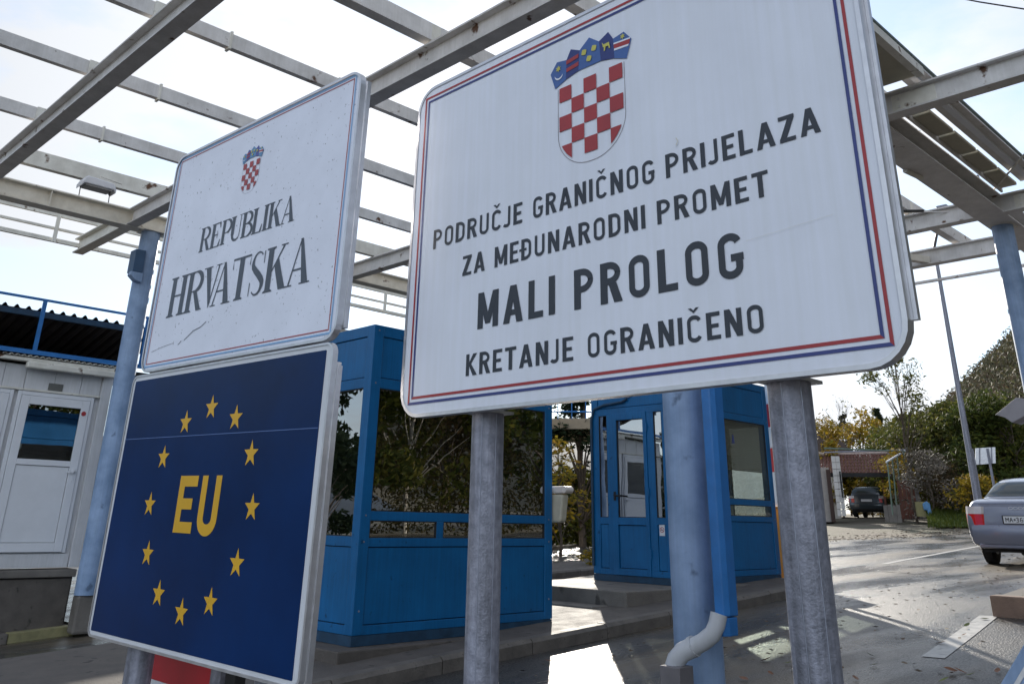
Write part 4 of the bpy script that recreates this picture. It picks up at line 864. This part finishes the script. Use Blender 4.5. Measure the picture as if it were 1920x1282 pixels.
    for sgn in (1, -1):
        for (z0, z1, m, nm) in ((.64, .82, M_LAMP, 'tail_lamp'), (.823, .945, M_LAMPC, 'tail_lamp')):
            l = MB(); rows = [(.012-.03, .60), (-.012+.006, .72), (.045, .835), (.13, .888), (.24, .900)]
            tp = 0 if z0 < .7 else .02
            for (x, y) in rows: l.v += [Vector((x, sgn*y, z0)), Vector((x+tp, sgn*(y-tp*.4), z1))]
            for (x, y) in rows: l.v += [Vector((x+.05, sgn*(y-.05), z0)), Vector((x+.05, sgn*(y-.05), z1))]
            for i in range(len(rows)-1): a = 2*i; l.f += [(a, a+1, a+3, a+2), (a+1, a+11, a+13, a+3), (a, a+2, a+12, a+10)]
            l.f += [(0, 10, 11, 1), (8, 9, 19, 18)]; l.build(nm, m, t)
    if not wagon:
        MB().box(-.026, -.012, -.62, .62, .975, .981).build('boot_seam', M_DARK, t)
        rr = Flat((Vector((-.012, .16, .90)), Vector((0,-1,0)), Vector((-1,0,0)), Vector((0,0,1))), .014)
        for k in range(4): rr.ribbon(arc(.04+.075*k, .018, .032, .022, 0, 345, 16), .006, True)
        rr.b.build('ring_emblem', M_ALU, t)
        MB().tube([(.35, -.02, .24), (-.02, -.45, .24)][::-1], .03, 10).build('exhaust', M_DARK, t)
    for (x, y) in ((.92, .78), (.92, -.78), (3.6, .78), (3.6, -.78)):
        ty = MB().tube([(x, y-.10, .315), (x, y-.08, .315), (x, y+.08, .315), (x, y+.10, .315)], [.285, .315, .315, .285], 28).build('tyre', M_DARK, t, smooth=True); ORG[ty.name] = Vector((0,0,0))
        MB().tube([(x, y-.105, .315), (x, y+.105, .315)], .19, 16).build('rim', M_ALU, ty)
        MB().tube([(x, y-.08, .33), (x, y+.07, .33)], .37, 24).build('wheel_arch', M_DARK, t)
    MB().box(.2, 4.2, -.7, .7, .20, .30).build('underside', M_DARK, t)
    t.location = base; t.rotation_euler = (0, R(-2.2) if not wagon else 0, heading)
    return t
make_car('silver saloon car seen from behind with its red left tail lamp showing', (17.35, 5.02, -.525), R(4), M_SILVER)  # tail lamp red is plain lens colour without emission
make_car('dark blue grey estate car parked under the red tiled carport', (45.1, 19.95, .64), R(14), M_CARD, wagon=True)

# ------------------------------------------------------------------ vegetation
def leaves(b, c, r, n, size, flat=1.0, rnd=random):
    for _ in range(n):
        while True:
            p = Vector((rnd.uniform(-1,1), rnd.uniform(-1,1), rnd.uniform(-1,1)))
            if p.length < 1: break
        p = Vector((p.x*r, p.y*r, p.z*r*flat))+c
        u = Vector((rnd.gauss(0,1), rnd.gauss(0,1), rnd.gauss(0,1))).normalized(); v = u.orthogonal().normalized(); s = size*rnd.uniform(.6, 1.3)
        b.add([p-u*s, p+v*s*.45, p+u*s, p-v*s*.45], [(0,1,2,3)])
def tree(name, label, x, y, h, cr, lm, z=None, dens=1.0, size=.10, trunk=M_BARK, group=None, tr=.12, low=.3, cat='tree', seed=0, clumps=26, clump_r=.30, bare=0, shape=1.0, lean=0):
    rnd = random.Random(seed or int(x*13+y*7)); z = g(x, y)-.05 if z is None else z
    t = thing(name, label, cat, (x, y, z), group); tb_ = MB(); top = Vector((x+lean, y, z+h*.92)); base = Vector((x, y, z))
    pts = [base+(top-base)*k/6+Vector((rnd.uniform(-1,1), rnd.uniform(-1,1), 0))*tr*1.2*(k > 0) for k in range(7)]
    tb_.tube(pts, [tr*(1-.85*k/6) for k in range(7)], 8); cl = []
    for k in range(clumps):
        f_ = low+(1-low)*rnd.random()**.8; a = rnd.uniform(0, 2*math.pi)
        prof = math.sin(math.pi*min(1, (f_-low)/(1-low)*.86+.14))**.6 if shape > 0 else (1.02-(f_-low)/(1-low))
        rr = cr*prof*math.sqrt(rnd.uniform(.12, 1)); c = base+Vector((math.cos(a)*rr+lean*f_, math.sin(a)*rr, h*f_)); cl.append(c)
        st_ = base+(top-base)*max(.12, f_-.22); mid = st_.lerp(c, .5)+Vector((0, 0, .08*h*rnd.random()))
        tb_.tube([st_, mid, c], [tr*.28, tr*.16, tr*.05], 5)
        if bare:
            for _ in range(4): tb_.tube([mid, c+Vector((rnd.gauss(0,1), rnd.gauss(0,1), rnd.uniform(0,1.6)))*clump_r*cr], [tr*.08, tr*.03], 4)
    tb_.build('trunk', trunk, t, smooth=True)
    b = MB()
    for c in cl:
        k_ = 1 if shape > 0 else .35+.9*max(0, 1-(c.z-z)/h); leaves(b, c, cr*clump_r*k_*rnd.uniform(.7, 1.3), int(90*dens*k_*rnd.uniform(.5, 1.4)), size, .75, rnd)
    b.build('crown', lm, t)
    return t
L_OLIVE = leaf_mat('leaves_olive', [(.05,.065,.014), (.08,.095,.02), (.11,.12,.025), (.17,.15,.03)], .5)
L_GREEN = leaf_mat('leaves_green', [(.035,.055,.012), (.07,.09,.018), (.12,.13,.025)], .45)
L_YELL = leaf_mat('leaves_yellow', [(.30,.19,.02), (.42,.28,.02), (.14,.14,.02), (.36,.20,.03)])
L_DARK = leaf_mat('leaves_dark', [(.012,.022,.010), (.02,.035,.014), (.03,.045,.018)])
L_BRN = leaf_mat('leaves_brown', [(.08,.05,.025), (.05,.05,.02), (.12,.07,.03)])
L_GREY = leaf_mat('leaves_grey', [(.16,.13,.11), (.10,.09,.07), (.22,.19,.16)], .2)
def col_d(px, D): d = ray(px, 990); k = D/math.hypot(d.x, d.y); return d.x*k, d.y*k
# right-hand trees beyond the road
x, y = col_d(1722, 41); tree('tall_thin_tree', 'tall sparse tree with few leaves against the white sky, behind the red gate', x, y, 7.0, 1.7, L_OLIVE, dens=.55, size=.085, tr=.06, low=.5, clumps=34, bare=1, clump_r=.22)
x, y = col_d(1600, 58); tree('tall_thin_tree', 'nearly leafless thin tree showing above the red carport roof', x, y, 7.0, 1.6, L_OLIVE, dens=.05, size=.10, tr=.06, low=.4, clumps=22, bare=1, clump_r=.3)
x, y = col_d(1640, 62); tree('yellow_tree', 'small yellow tree standing behind the red tiled carport', x, y, 6.3, 2.6, L_YELL, dens=1.2, size=.16, low=.25)
x, y = col_d(1606, 66); tree('dark_conifer', 'dark pointed conifer left of the yellow tree behind the carport', x, y, 6.8, 1.6, L_DARK, dens=1.6, size=.16, low=.1, shape=-1)
x, y = col_d(1672, 66); tree('dark_conifer', 'dark pointed conifer right of the yellow tree behind the carport', x, y, 6.9, 1.6, L_DARK, dens=1.6, size=.16, low=.1, shape=-1)
for k, (px, D, h, cr, lm, dn, lab) in enumerate([(1752, 50, 4.6, 2.8, L_OLIVE, 3.0, 'olive bushy tree just right of the tall sparse tree'), (1805, 47, 4.7, 3.0, L_OLIVE, 3.0, 'broad olive green tree behind the lamp post'), (1862, 46, 4.6, 2.9, L_OLIVE, 3.0, 'dark green tree behind the grey road sign'), (1930, 44, 4.8, 3.2, L_GREEN, 3.0, 'green tree at the right edge behind the silver car'), (1705, 56, 4.6, 2.4, L_OLIVE, 2.6, 'low olive tree behind the red roof end')]):
    x, y = col_d(px, D); tree('leafy_tree', lab, x, y, h, cr, lm, dens=dn, size=.13, low=.12, group='trees beyond the road', clumps=34, clump_r=.32)
x, y = col_d(1696, 43); tree('yellow_shrub', 'yellow leaved climber on the pergola beside the gate', x, y, 2.9, .9, L_YELL, dens=.8, size=.07, low=.35, tr=.04, cat='shrub')
x, y = col_d(1850, 40); tree('yellow_shrub', 'low yellow shrub at the foot of the grey road sign', x, y, 1.7, 1.3, L_YELL, dens=.8, size=.08, low=.3, tr=.04, cat='shrub')
x, y = col_d(1756, 41); tree('grey_shrub', 'grey brown seedy shrub arching over the brown gate', x, y, 2.6, 1.7, L_GREY, dens=1.3, size=.07, low=.2, tr=.05, cat='shrub', bare=1)
x, y = col_d(1785, 42); tree('grey_shrub', 'dark brown shrub in front of the boarded fence', x, y, 2.1, 1.5, L_BRN, dens=1.4, size=.08, low=.15, tr=.05, cat='shrub', bare=1)
x, y = col_d(1560, 47); tree('yellow_vine', 'yellow vine hanging over the carport wall beside the galvanised post', x, y, 4.9, 1.5, L_YELL, dens=1.0, size=.10, low=.45, tr=.05, cat='vine')
x, y = col_d(1635, 49); 
for k, px in enumerate((1585, 1612, 1640, 1664)):
    x, y = col_d(px, 52+k); tree('garden_shrub', 'green and yellow shrub seen through the carport behind the dark car, %s' % ('leftmost', 'second from the left', 'second from the right', 'rightmost')[k], x, y, 2.7, 1.5, (L_YELL, L_OLIVE, L_YELL, L_GREEN)[k], dens=1.6, size=.09, low=.1, tr=.05, cat='shrub', group='shrubs behind the carport')
# gap between the booths
x, y = at_d(1092, 900, 27).x, at_d(1092, 900, 27).y; tree('conifer', 'dark spreading conifer beyond the booths', x, y, 6.2, 1.5, L_DARK, dens=1.8, size=.10, low=.18, shape=-1, seed=5, clumps=44, clump_r=.36)
x, y = at_d(1050, 900, 23).x, at_d(1050, 900, 23).y; tree('yellow_tree', 'young yellow leaved tree in the gap between the two booths', x, y, 2.7, 1.0, L_YELL, dens=.5, size=.08, low=.25, tr=.04, seed=11)
for k, (px, D, lm) in enumerate(((1030, 30, L_OLIVE), (1060, 32, L_OLIVE), (1090, 28, L_OLIVE), (1120, 30, L_GREEN), (1005, 31, L_GREEN))):
    p = at_d(px, 980, D); tree('hedge_shrub', 'olive hedge shrub beyond the booths, %s' % ('second from the left', 'middle one behind the cream tub', 'fourth from the left below the conifer', 'rightmost behind the far booth', 'leftmost behind the near booth')[k], p.x, p.y, 2.0, 1.5, lm, dens=2.2, size=.08, low=.02, tr=.05, cat='shrub', group='hedge beyond the booths')
p = at_d(1106, 990, 19); tree('small_plant', 'small yellow green plant at the corner of the far booth', p.x, p.y, .45, .22, L_YELL, dens=.12, size=.05, low=.2, tr=.012, cat='plant')
# wood across the road behind the camera (seen in the booth glass)
for k, (x, y, h, pale) in enumerate([(2.5,-13,10,0), (5.2,-12,12,1), (7.2,-14,13,0), (9.0,-12.2,12,1), (11.5,-14.5,14,0), (14.0,-12.5,12,1), (17,-14,13,0), (20.5,-12.8,13,1), (24,-15,14,0), (29,-13.5,13,0), (35,-15,14,0)]):
    tree('wood_tree', '%s tree %s along the wood mirrored in the near booth window' % ('pale trunked' if pale else 'dark leaved', 'first second third fourth fifth sixth seventh eighth ninth tenth eleventh'.split()[k]), x, y, h, 3.4, (L_GREEN, L_OLIVE, L_BRN)[k % 3], dens=2.6, size=.17, low=.12, group='trees reflected in the booth glass', trunk=M_BARKP if pale else M_BARK, tr=.10 if pale else .18, clumps=46, clump_r=.34, seed=50+k)
ug = MB(); rnd = random.Random(4)
for _ in range(950): leaves(ug, Vector((rnd.uniform(-6, 46), rnd.uniform(-17, -11.3), rnd.uniform(-1.5, 3.8))), rnd.uniform(.5, 1.1), 60, .085, .9, rnd)
prop(ug.build('undergrowth', leaf_mat('leaves_undergrowth', [(.03,.03,.012), (.06,.045,.02), (.10,.08,.02), (.04,.05,.015)], .3)), 'dark bushes below the wood mirrored in the booth glass', 'undergrowth', kind='stuff')
for k, (x, y, h) in enumerate([(-6, 24, 8), (-10, 30, 9), (-2, 26, 6), (-16, 34, 9), (-22, 28, 8)]):
    tree('left_tree', 'dark tree %s of the group left of the container, mirrored in booth side glass' % ('one', 'two', 'three', 'four', 'five')[k], x, y, h, 2.4, L_DARK, dens=1.6, size=.16, low=.15, group='trees mirrored in the side glass', seed=80+k)
# wooded slope on the right and low far hill
def hill(name, pts_fn, xs, ys, m): return sheet(name, xs, ys, pts_fn, m)
M_HILL = mat('far_wood_ground', (.08, .08, .05), .95, var=.3, vs=.05, c2=(.11, .09, .06))
def hz(x, y):   # slope rising to the right (towards -Y) beyond 70 m
    d = math.hypot(x, y); az = math.degrees(math.atan2(y, x)); r = smooth((d-62)/90)
    s = max(0, (24.5-az))/11.5; return g(x, y)-2+r*(min(s, 2.6)**.9)*29
xs = frange(50, 260, 5); ys = frange(-160, 110, 5)
hill('hillside', hz, xs, ys, M_HILL)
wb_ = MB(); rnd = random.Random(3)
cnt = 0
while cnt < 5200:
    x, y = rnd.uniform(66, 190), rnd.uniform(-20, 84)
    if hz(x, y)-g(x, y) < -1.2: continue
    az = math.degrees(math.atan2(y, x))
    if az < 8 or az > 27: continue
    cnt += 1; zz = hz(x, y); hh = rnd.uniform(2.2, 4.2); c = Vector((x, y, zz+hh*.6)); r_ = rnd.uniform(.9, 1.7)
    leaves(wb_, c, r_, 38, .28, 1.15, rnd)
prop(wb_.build('far_wood', leaf_mat('leaves_far', [(.07,.08,.045), (.10,.09,.06), (.13,.09,.06), (.09,.10,.045), (.16,.13,.06)], .3)), 'mixed brown and green wood covering the slope at the right', 'wood', kind='stuff')  # leaf colours lightened, distance haze put into them
def hz2(x, y): d = math.hypot(x, y); a = math.atan2(y, x); return -6+smooth((d-260)/330)*(58+20*math.sin(a*7+1)+9*math.sin(a*19))
rs_ = frange(240, 640, 50); b = MB(); na = 90
for i in range(na+1):
    a = R(27+ (63-0)*i/30.0) if False else R(27+330*i/na)
    for d in rs_: b.v.append(Vector((d*math.cos(a), d*math.sin(a), hz2(d*math.cos(a), d*math.sin(a))*(1 if R(35) < a else 0.6))))
q = len(rs_)
for i in range(na):
    for j in range(q-1): b.f.append((i*q+j, i*q+j+1, (i+1)*q+j+1, (i+1)*q+j))
o = b.build('hills', mat('far_hill_wood', (.05, .06, .07), .95, var=.3, vs=.03), smooth=True); o.modifiers.clear(); prop(o, kind='structure')

# ------------------------------------------------------------------ house, carport, gate, fence, signs on the right
ho = thing('house', 'house with a dark pitched roof, mostly hidden behind the right sign post', 'house', (52, 27, .6))
a, c, e_ = at_d(1500, 798, 52), at_d(1547, 798, 52), at_d(1600, 848, 50)
l_ = at_d(1494, 846, 51.5)
MB().prism([c, e_, e_-Vector((0,0,.25)), l_-Vector((0,0,.25)), l_], (5, 4, 0)).build('roof', mat('roof_brown', (.06, .04, .03), .85), ho)
q1, q2 = at_d(1500, 990, 52.3), at_d(1580, 990, 51)
MB().prism([(q1.x, q1.y, .2), (q2.x, q2.y, .2), (q2.x, q2.y, 3.6), (q1.x, q1.y, 3.6)], (6, 3.5, 0)).build('wall', mat('house_wall', (.40, .37, .33), .8), ho)
cp = thing('carport', 'carport with a red tiled roof and a white block pillar beside the house', 'carport', (44, 20.5, .6))
A, B_, C_, D_ = at_d(1525, 853, 46.5), at_d(1663, 850, 46.5), at_d(1672, 886, 44), at_d(1525, 886, 44)
n = 22; rows = 6
tm = MB()
for r in range(rows):
    for k in range(n):
        f0, f1 = k/n, (k+.94)/n; g0, g1 = r/rows, (r+1.04)/rows
        pA = D_.lerp(C_, f0).lerp(A.lerp(B_, f0), g0); pB = D_.lerp(C_, f1).lerp(A.lerp(B_, f1), g0); pC = D_.lerp(C_, f1).lerp(A.lerp(B_, f1), g1); pD = D_.lerp(C_, f0).lerp(A.lerp(B_, f0), g1)
        up = Vector((0, 0, .06)); mA, mD = (pA+pB)/2+up, (pD+pC)/2+up
        tm.add([pA, mA, pB, pD-up*.5, mD-up*.5, pC-up*.5], [(0,1,4,3), (1,2,5,4), (0,2,1)])
rt = tm.build('roof_tiles', M_TILE, cp); rt['kind'] = 'stuff'
E_ = at_d(1690, 884, 47); MB().prism([B_, C_, E_], (0, 0, -.03)).build('hip_roof', M_TILE, cp)
MB().tube([A+Vector((0,0,.05)), B_+Vector((0,0,.05))], .09, 8).build('ridge', mat('ridge_pale', (.5, .4, .36), .6), cp)
MB().tube([B_+Vector((0,0,.05)), E_+Vector((0,0,.05))], .08, 8).build('ridge', MATS['ridge_pale'], cp)
MB().prism([D_, C_, C_-Vector((0,0,.18)), D_-Vector((0,0,.18))], (.05, .03, 0)).build('fascia', M_DARK, cp)
def wallseg(px0, px1, D, zt, zb, th, m, name, par):
    a, c = at_d(px0, 985, D), at_d(px1, 985, D); d = Vector((a.x, a.y, 0)).normalized()*th
    return MB().prism([(a.x, a.y, zb), (c.x, c.y, zb), (c.x, c.y, zt), (a.x, a.y, zt)], d).build(name, m, par)
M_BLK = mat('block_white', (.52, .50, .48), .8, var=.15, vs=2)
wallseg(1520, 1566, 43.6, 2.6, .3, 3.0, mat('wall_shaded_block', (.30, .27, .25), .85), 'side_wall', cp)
wallseg(1560, 1568, 43.4, 2.5, .3, .06, mat('door_brown_dark', (.05, .028, .022), .8), 'brown_door', cp)
for r in range(9):
    for k in range(2):
        s = .28; zz = .55+r*s; wallseg(1573+8.2*k, 1580.8+8.2*k, 43.0, zz+s-.02, zz, .35, M_BLK, 'block', cp)
wallseg(1585, 1588, 42.9, 2.4, 1.3, .05, M_DARK, 'window', cp)
wallseg(1664, 1668, 44.5, 2.9, .3, .2, M_RUST, 'corner_post', cp)
pg = thing('pergola', 'thin green pipe pergola over the yard gate', 'pergola', (40, 17, .5))
def pipe(p, q, D0, D1, r=.035, m=None): MB().tube([at_d(*p, D0), at_d(*q, D1)], r, 6).build('pipe', m or mat('pipe_green', (.12, .17, .13), .6), pg)
pipe((1545, 840), (1697, 846), 43, 43); pipe((1545, 848), (1700, 843), 45, 44, m=M_GALV); pipe((1662, 866), (1697, 845), 40, 44, .045, M_WHITE)
for px, t_, D in ((1664, 866, 40), (1673, 860, 41), (1682, 854, 42), (1694, 846, 43), (1700, 838, 44)): pipe((px, t_), (px+10, 965), D, D, .03)
gt = thing('yard_gate', 'rusty brown sheet metal yard gate beside the low stone wall', 'gate', (38.9, 15.5, .5))
for px in (1693, 1701, 1709, 1717): wallseg(px, px+7.4, 41.5, 1.95, .45, .04, M_RUST, 'gate_board', gt)
wallseg(1724.5, 1732, 41.5, 1.7, .45, .4, mat('gate_pillar', (.16, .14, .13), .85), 'gate_pillar', gt)
lw = thing('garden_wall', 'low rough stone wall in front of the pergola', 'wall', (40, 16.5, .5))
for k in range(4): wallseg(1661+8*k, 1668.5+8*k, 40.6, .95+.03*(k % 2), .3, .3, M_CONCL, 'stone', lw)
bgp = at_d(1738, 962, 40); bg_ = thing('blue_sack', 'light blue plastic sack slumped beside the gate pillar', 'sack', tuple(bgp))
MB().prism([at_d(px, py, 40) for px, py in ((1730, 943), (1737, 939), (1744, 944), (1745, 953), (1749, 965), (1742, 967), (1739, 956), (1733, 955))], (.25, .12, -.02)).build('sack', mat('sack_blue', (.10, .25, .46), .7, var=.3, vs=8), bg_, bevel=.03)
bc = at_d(1733, 968, 40.5); MB().tube([bc, bc+Vector((0,0,.55))], .28, 14).build('pot', mat('pot_ochre', (.25, .22, .10), .8), bg_)
fe = thing('board_fence', 'dark brown boarded fence behind the lamp post', 'fence', (42, 14, .8))
for k in range(20): wallseg(1786+6*k, 1791.2+6*k, 46, 2.25+.03*(k % 3), .6, .04, mat('fence_brown', (.055, .028, .024), .85, var=.3), 'board', fe)
bk = thing('grass_bank', None, None, (36, 12, .3), kind='structure')
b = MB()
for px0 in range(1745, 1990, 12):
    a, c = at_d(px0, 985, 37), at_d(px0+12.2, 985, 37); a2, c2 = at_d(px0, 985, 44), at_d(px0+12.2, 985, 44)
    b.add([(a.x, a.y, g(a.x, a.y)+.05), (c.x, c.y, g(c.x, c.y)+.05), (c2.x, c2.y, g(c2.x, c2.y)+.75), (a2.x, a2.y, g(a2.x, a2.y)+.75)], [(0,1,2,3)])
b.build('bank', mat('grass_verge', (.07, .10, .02), .9, var=.5, vs=2, bump=.8, bs=20), bk)
gb = MB(); rnd = random.Random(9)
for _ in range(5000):
    px, D = rnd.uniform(1740, 1980), rnd.uniform(36.5, 44); a = at_d(px, 985, D); zz = g(a.x, a.y)+.05+.7*(D-37)/7; s = rnd.uniform(.05, .14)
    gb.add([(a.x-.03, a.y, zz), (a.x+.03, a.y, zz), (a.x+rnd.uniform(-.04, .04), a.y+rnd.uniform(-.04, .04), zz+s*1.5)], [(0,1,2)])
prop(gb.build('grass', leaf_mat('grass_blades', [(.08,.12,.02), (.14,.16,.03), (.05,.08,.02)], .3)), 'short grass on the bank behind the silver car', 'grass', kind='stuff')
# lamp post, road sign seen from behind, wires
lx, ly = 27.4, 8.95; lp = thing('lamp_post', 'tall tapering galvanised lamp post behind the silver car', 'lamp post', (lx, ly, -.3))
MB().tube([(lx, ly, g(lx, ly)-.1), (lx, ly, 4.0), (lx, ly, 8.2)], [.10, .075, .05], 16).build('pole', M_GALV, lp, smooth=True)
MB().tube([(lx, ly, 8.2), (lx-.6, ly-.4, 8.6), (lx-1.6, ly-1.0, 8.7)], [.045, .04, .035], 10).build('arm', M_GALV, lp)
MB().box(lx-2.2, lx-1.6, ly-1.25, ly-.95, 8.62, 8.76).build('lamp_head', M_GALV, lp, bevel=.03)
rs = thing('road_sign', 'back of a grey rectangular road sign on two posts right of the lamp post', 'sign', (31.4, 9.8, .3))
A, B_, C_, D_ = at_d(1829, 840, 33), at_d(1866, 838, 33), at_d(1867, 868, 33), at_d(1829, 871, 33)
MB().prism([A, B_, C_, D_], (.03, .02, 0)).build('panel', M_ALU, rs)
for px in (1833, 1862): a = at_d(px, 900, 32.95); MB().tube([(a.x, a.y, g(a.x, a.y)), (a.x, a.y, A.z-.02)], .04, 8).build('post', M_GALV, rs)
for fr_ in (.2, .8):
    q0, q1 = D_.lerp(C_, fr_-.03), A.lerp(B_, fr_-.03); q2, q3 = D_.lerp(C_, fr_+.03), A.lerp(B_, fr_+.03); o_ = Vector((-.02, -.01, 0))
    MB().prism([q0+o_, q2+o_, q3+o_, q1+o_], (-.02, -.01, 0)).build('stiffener', M_GALV, rs)
wr = thing('overhead_wire', 'single dark wire crossing the sky at the top right', 'wire', (20, 10, 12))
a, c = at_d(1700, -22, 26), at_d(2000, 30, 24); MB().tube([a, (a+c)/2-Vector((0,0,.05)), c], .022, 6).build('wire', M_DARK, wr)
# grey sensor box on the right pillar
p = at_d(1893, 768, 12.4); sb = thing('sensor_box', 'grey box shaped camera housing sticking out beside the right pillar', 'camera', tuple(p))
q = [at_x(1866, 777, 12.0), at_x(1905, 745, 12.0), at_x(1925, 748, 12.0), at_x(1925, 778, 12.0), at_x(1898, 792, 12.0), at_x(1885, 783, 12.0)]
MB().prism(q, (.35, 0, 0)).build('housing', mat('sensor_grey', (.30, .28, .30), .5), sb, bevel=.006)
a = at_x(1912, 770, 12.15); MB().tube([a, (12.3, 3.12, a.z)], .03, 10).build('bracket', M_STEEL, sb)
# slanting blue painted bar at the lower right corner
bb = thing('blue_bar', 'pale blue painted steel bar slanting up at the lower right corner', 'bar', (3.2, 1.0, -.8))
k = 2.6; P1, P2 = ray(1868, 1290)*k, ray(1926, 1192)*k; d_ = (P2-P1).normalized(); w_ = Vector((.02, -.14, -.06))
MB().prism([P1-d_*.5, P2+d_*.3, P2+d_*.3+w_, P1-d_*.5+w_], (.05, .0, -.03)).build('bar', M_PIL, bb, bevel=.008)
MB().prism([P1-d_*.5+w_*.22+Vector((-.004,0,.004)), P2+d_*.3+w_*.22+Vector((-.004,0,.004)), P2+d_*.3+w_*.3+Vector((-.004,0,.004)), P1-d_*.5+w_*.3+Vector((-.004,0,.004))], (.002, 0, -.001)).build('edge_fold', M_ALU, bb)

def ground_hit(px, py, z=-.7):
    for _ in range(25): q = at_z(px, py, z); z = z+.6*(g(q.x, q.y)-z)
    return q
dg = MB(); a, c = ground_hit(1655, 1071, -.62), ground_hit(2000, 1077, -.55)
for k in range(60):
    if k % 7 == 5: continue
    p0, p1 = a.lerp(c, k/60), a.lerp(c, (k+.62)/60); n_ = Vector((-(c-a).y, (c-a).x, 0)).normalized()*.045; u_ = Vector((0,0,.006))
    dg.add([p0-n_+u_, p1-n_+u_, p1+n_+u_, p0+n_+u_], [(0,1,2,3)])
prop(dg.build('drain_slots', M_DARK), 'row of dark drain slots across the road behind the silver car', 'drain', kind='stuff')
# ------------------------------------------------------------------ leaves and litter
rnd = random.Random(21)
LB = mat('dry_leaf', (.16, .07, .035), .7, var=.3, vs=30); LG = mat('dry_leaf_green', (.12, .14, .04), .7, var=.3, vs=30)
def leafmesh(s, m, nm):
    b = MB(); out = [(-1,0), (-.5,.35), (0,.45), (.5,.32), (1,0), (.5,-.32), (0,-.42), (-.5,-.33)]
    vs = [(x*s, y*s, .12*s*(x*x)+.25*s*abs(y)) for x, y in out]+[(0,0,0)]
    b.add(vs, [(8, i, (i+1) % 8) for i in range(8)]); return b.mesh(nm, m)
lm_ = [leafmesh(.048, LB, 'leaf_a'), leafmesh(.040, LG, 'leaf_b'), leafmesh(.028, LB, 'leaf_c')]
spots = [(1604,1272),(1640,1246),(1785,1262),(1800,1258),(1820,1265),(1871,1258),(1783,1256),(1632,1228),(1808,1190),(1765,1205),(1813,1172),(1817,1160),(1436,1237),(1478,1243),(1445,1262),(1395,1273),(1846,1160),(1755,1200),(1029,1239),(1770,1275)]
for k, (px, py) in enumerate(spots):
    z = -.86
    for _ in range(12): q = at_z(px, py, z); z = g(q.x, q.y)+.01
    o = bpy.data.objects.new('fallen_leaf', lm_[0 if k in (2,3,5) else k % 3]); col.objects.link(o); q = at_z(px, py, z)
    o.location = (q.x, q.y, z+.004); o.rotation_euler = (rnd.uniform(-.4,.4), rnd.uniform(-.4,.4), rnd.uniform(0,6)); s = 1.0; o.scale = (s, s, s)
    prop(o, 'dry fallen leaf lying on the wet paving around the galvanised posts', 'leaf', 'fallen leaves on the paving')
lt = MB()
for _ in range(4200):
    if rnd.random() < .55:
        x = rnd.uniform(19, 48); y = road_edge(x)+rnd.gauss(-.1, .55)+(rnd.random()**3)*2.5
    elif rnd.random() < .5: x, y = rnd.uniform(6, 24), rnd.gauss(0, 1)*.9+4.6
    else: x, y = rnd.uniform(2, 11), rnd.uniform(-1, 11)
    if rnd.random() < .5 and x < 19: continue
    s = rnd.uniform(.010, .030)*(1 if x < 19 else 2.0); z = g(x, y)+.008+s*.3; a_ = rnd.uniform(0, 6.3)
    if 9.6 < x < 22 and .9 < y < 3.2: z += .16
    if y > 5.85 and y < 9 and x < 14.7: continue
    ca, sa = math.cos(a_)*s, math.sin(a_)*s
    lt.add([(x-ca, y-sa, z), (x+sa*.6, y-ca*.6, z+s*.3), (x+ca, y+sa, z+s*.2), (x-sa*.6, y+ca*.6, z-s*.1)], [(0,1,2,3)])
prop(lt.build('leaf_litter', leaf_mat('litter', [(.10,.06,.035), (.16,.12,.08), (.06,.045,.035), (.20,.17,.13)], .1)), 'scattered leaf crumbs and grit along the road edges', 'leaf litter', kind='stuff')
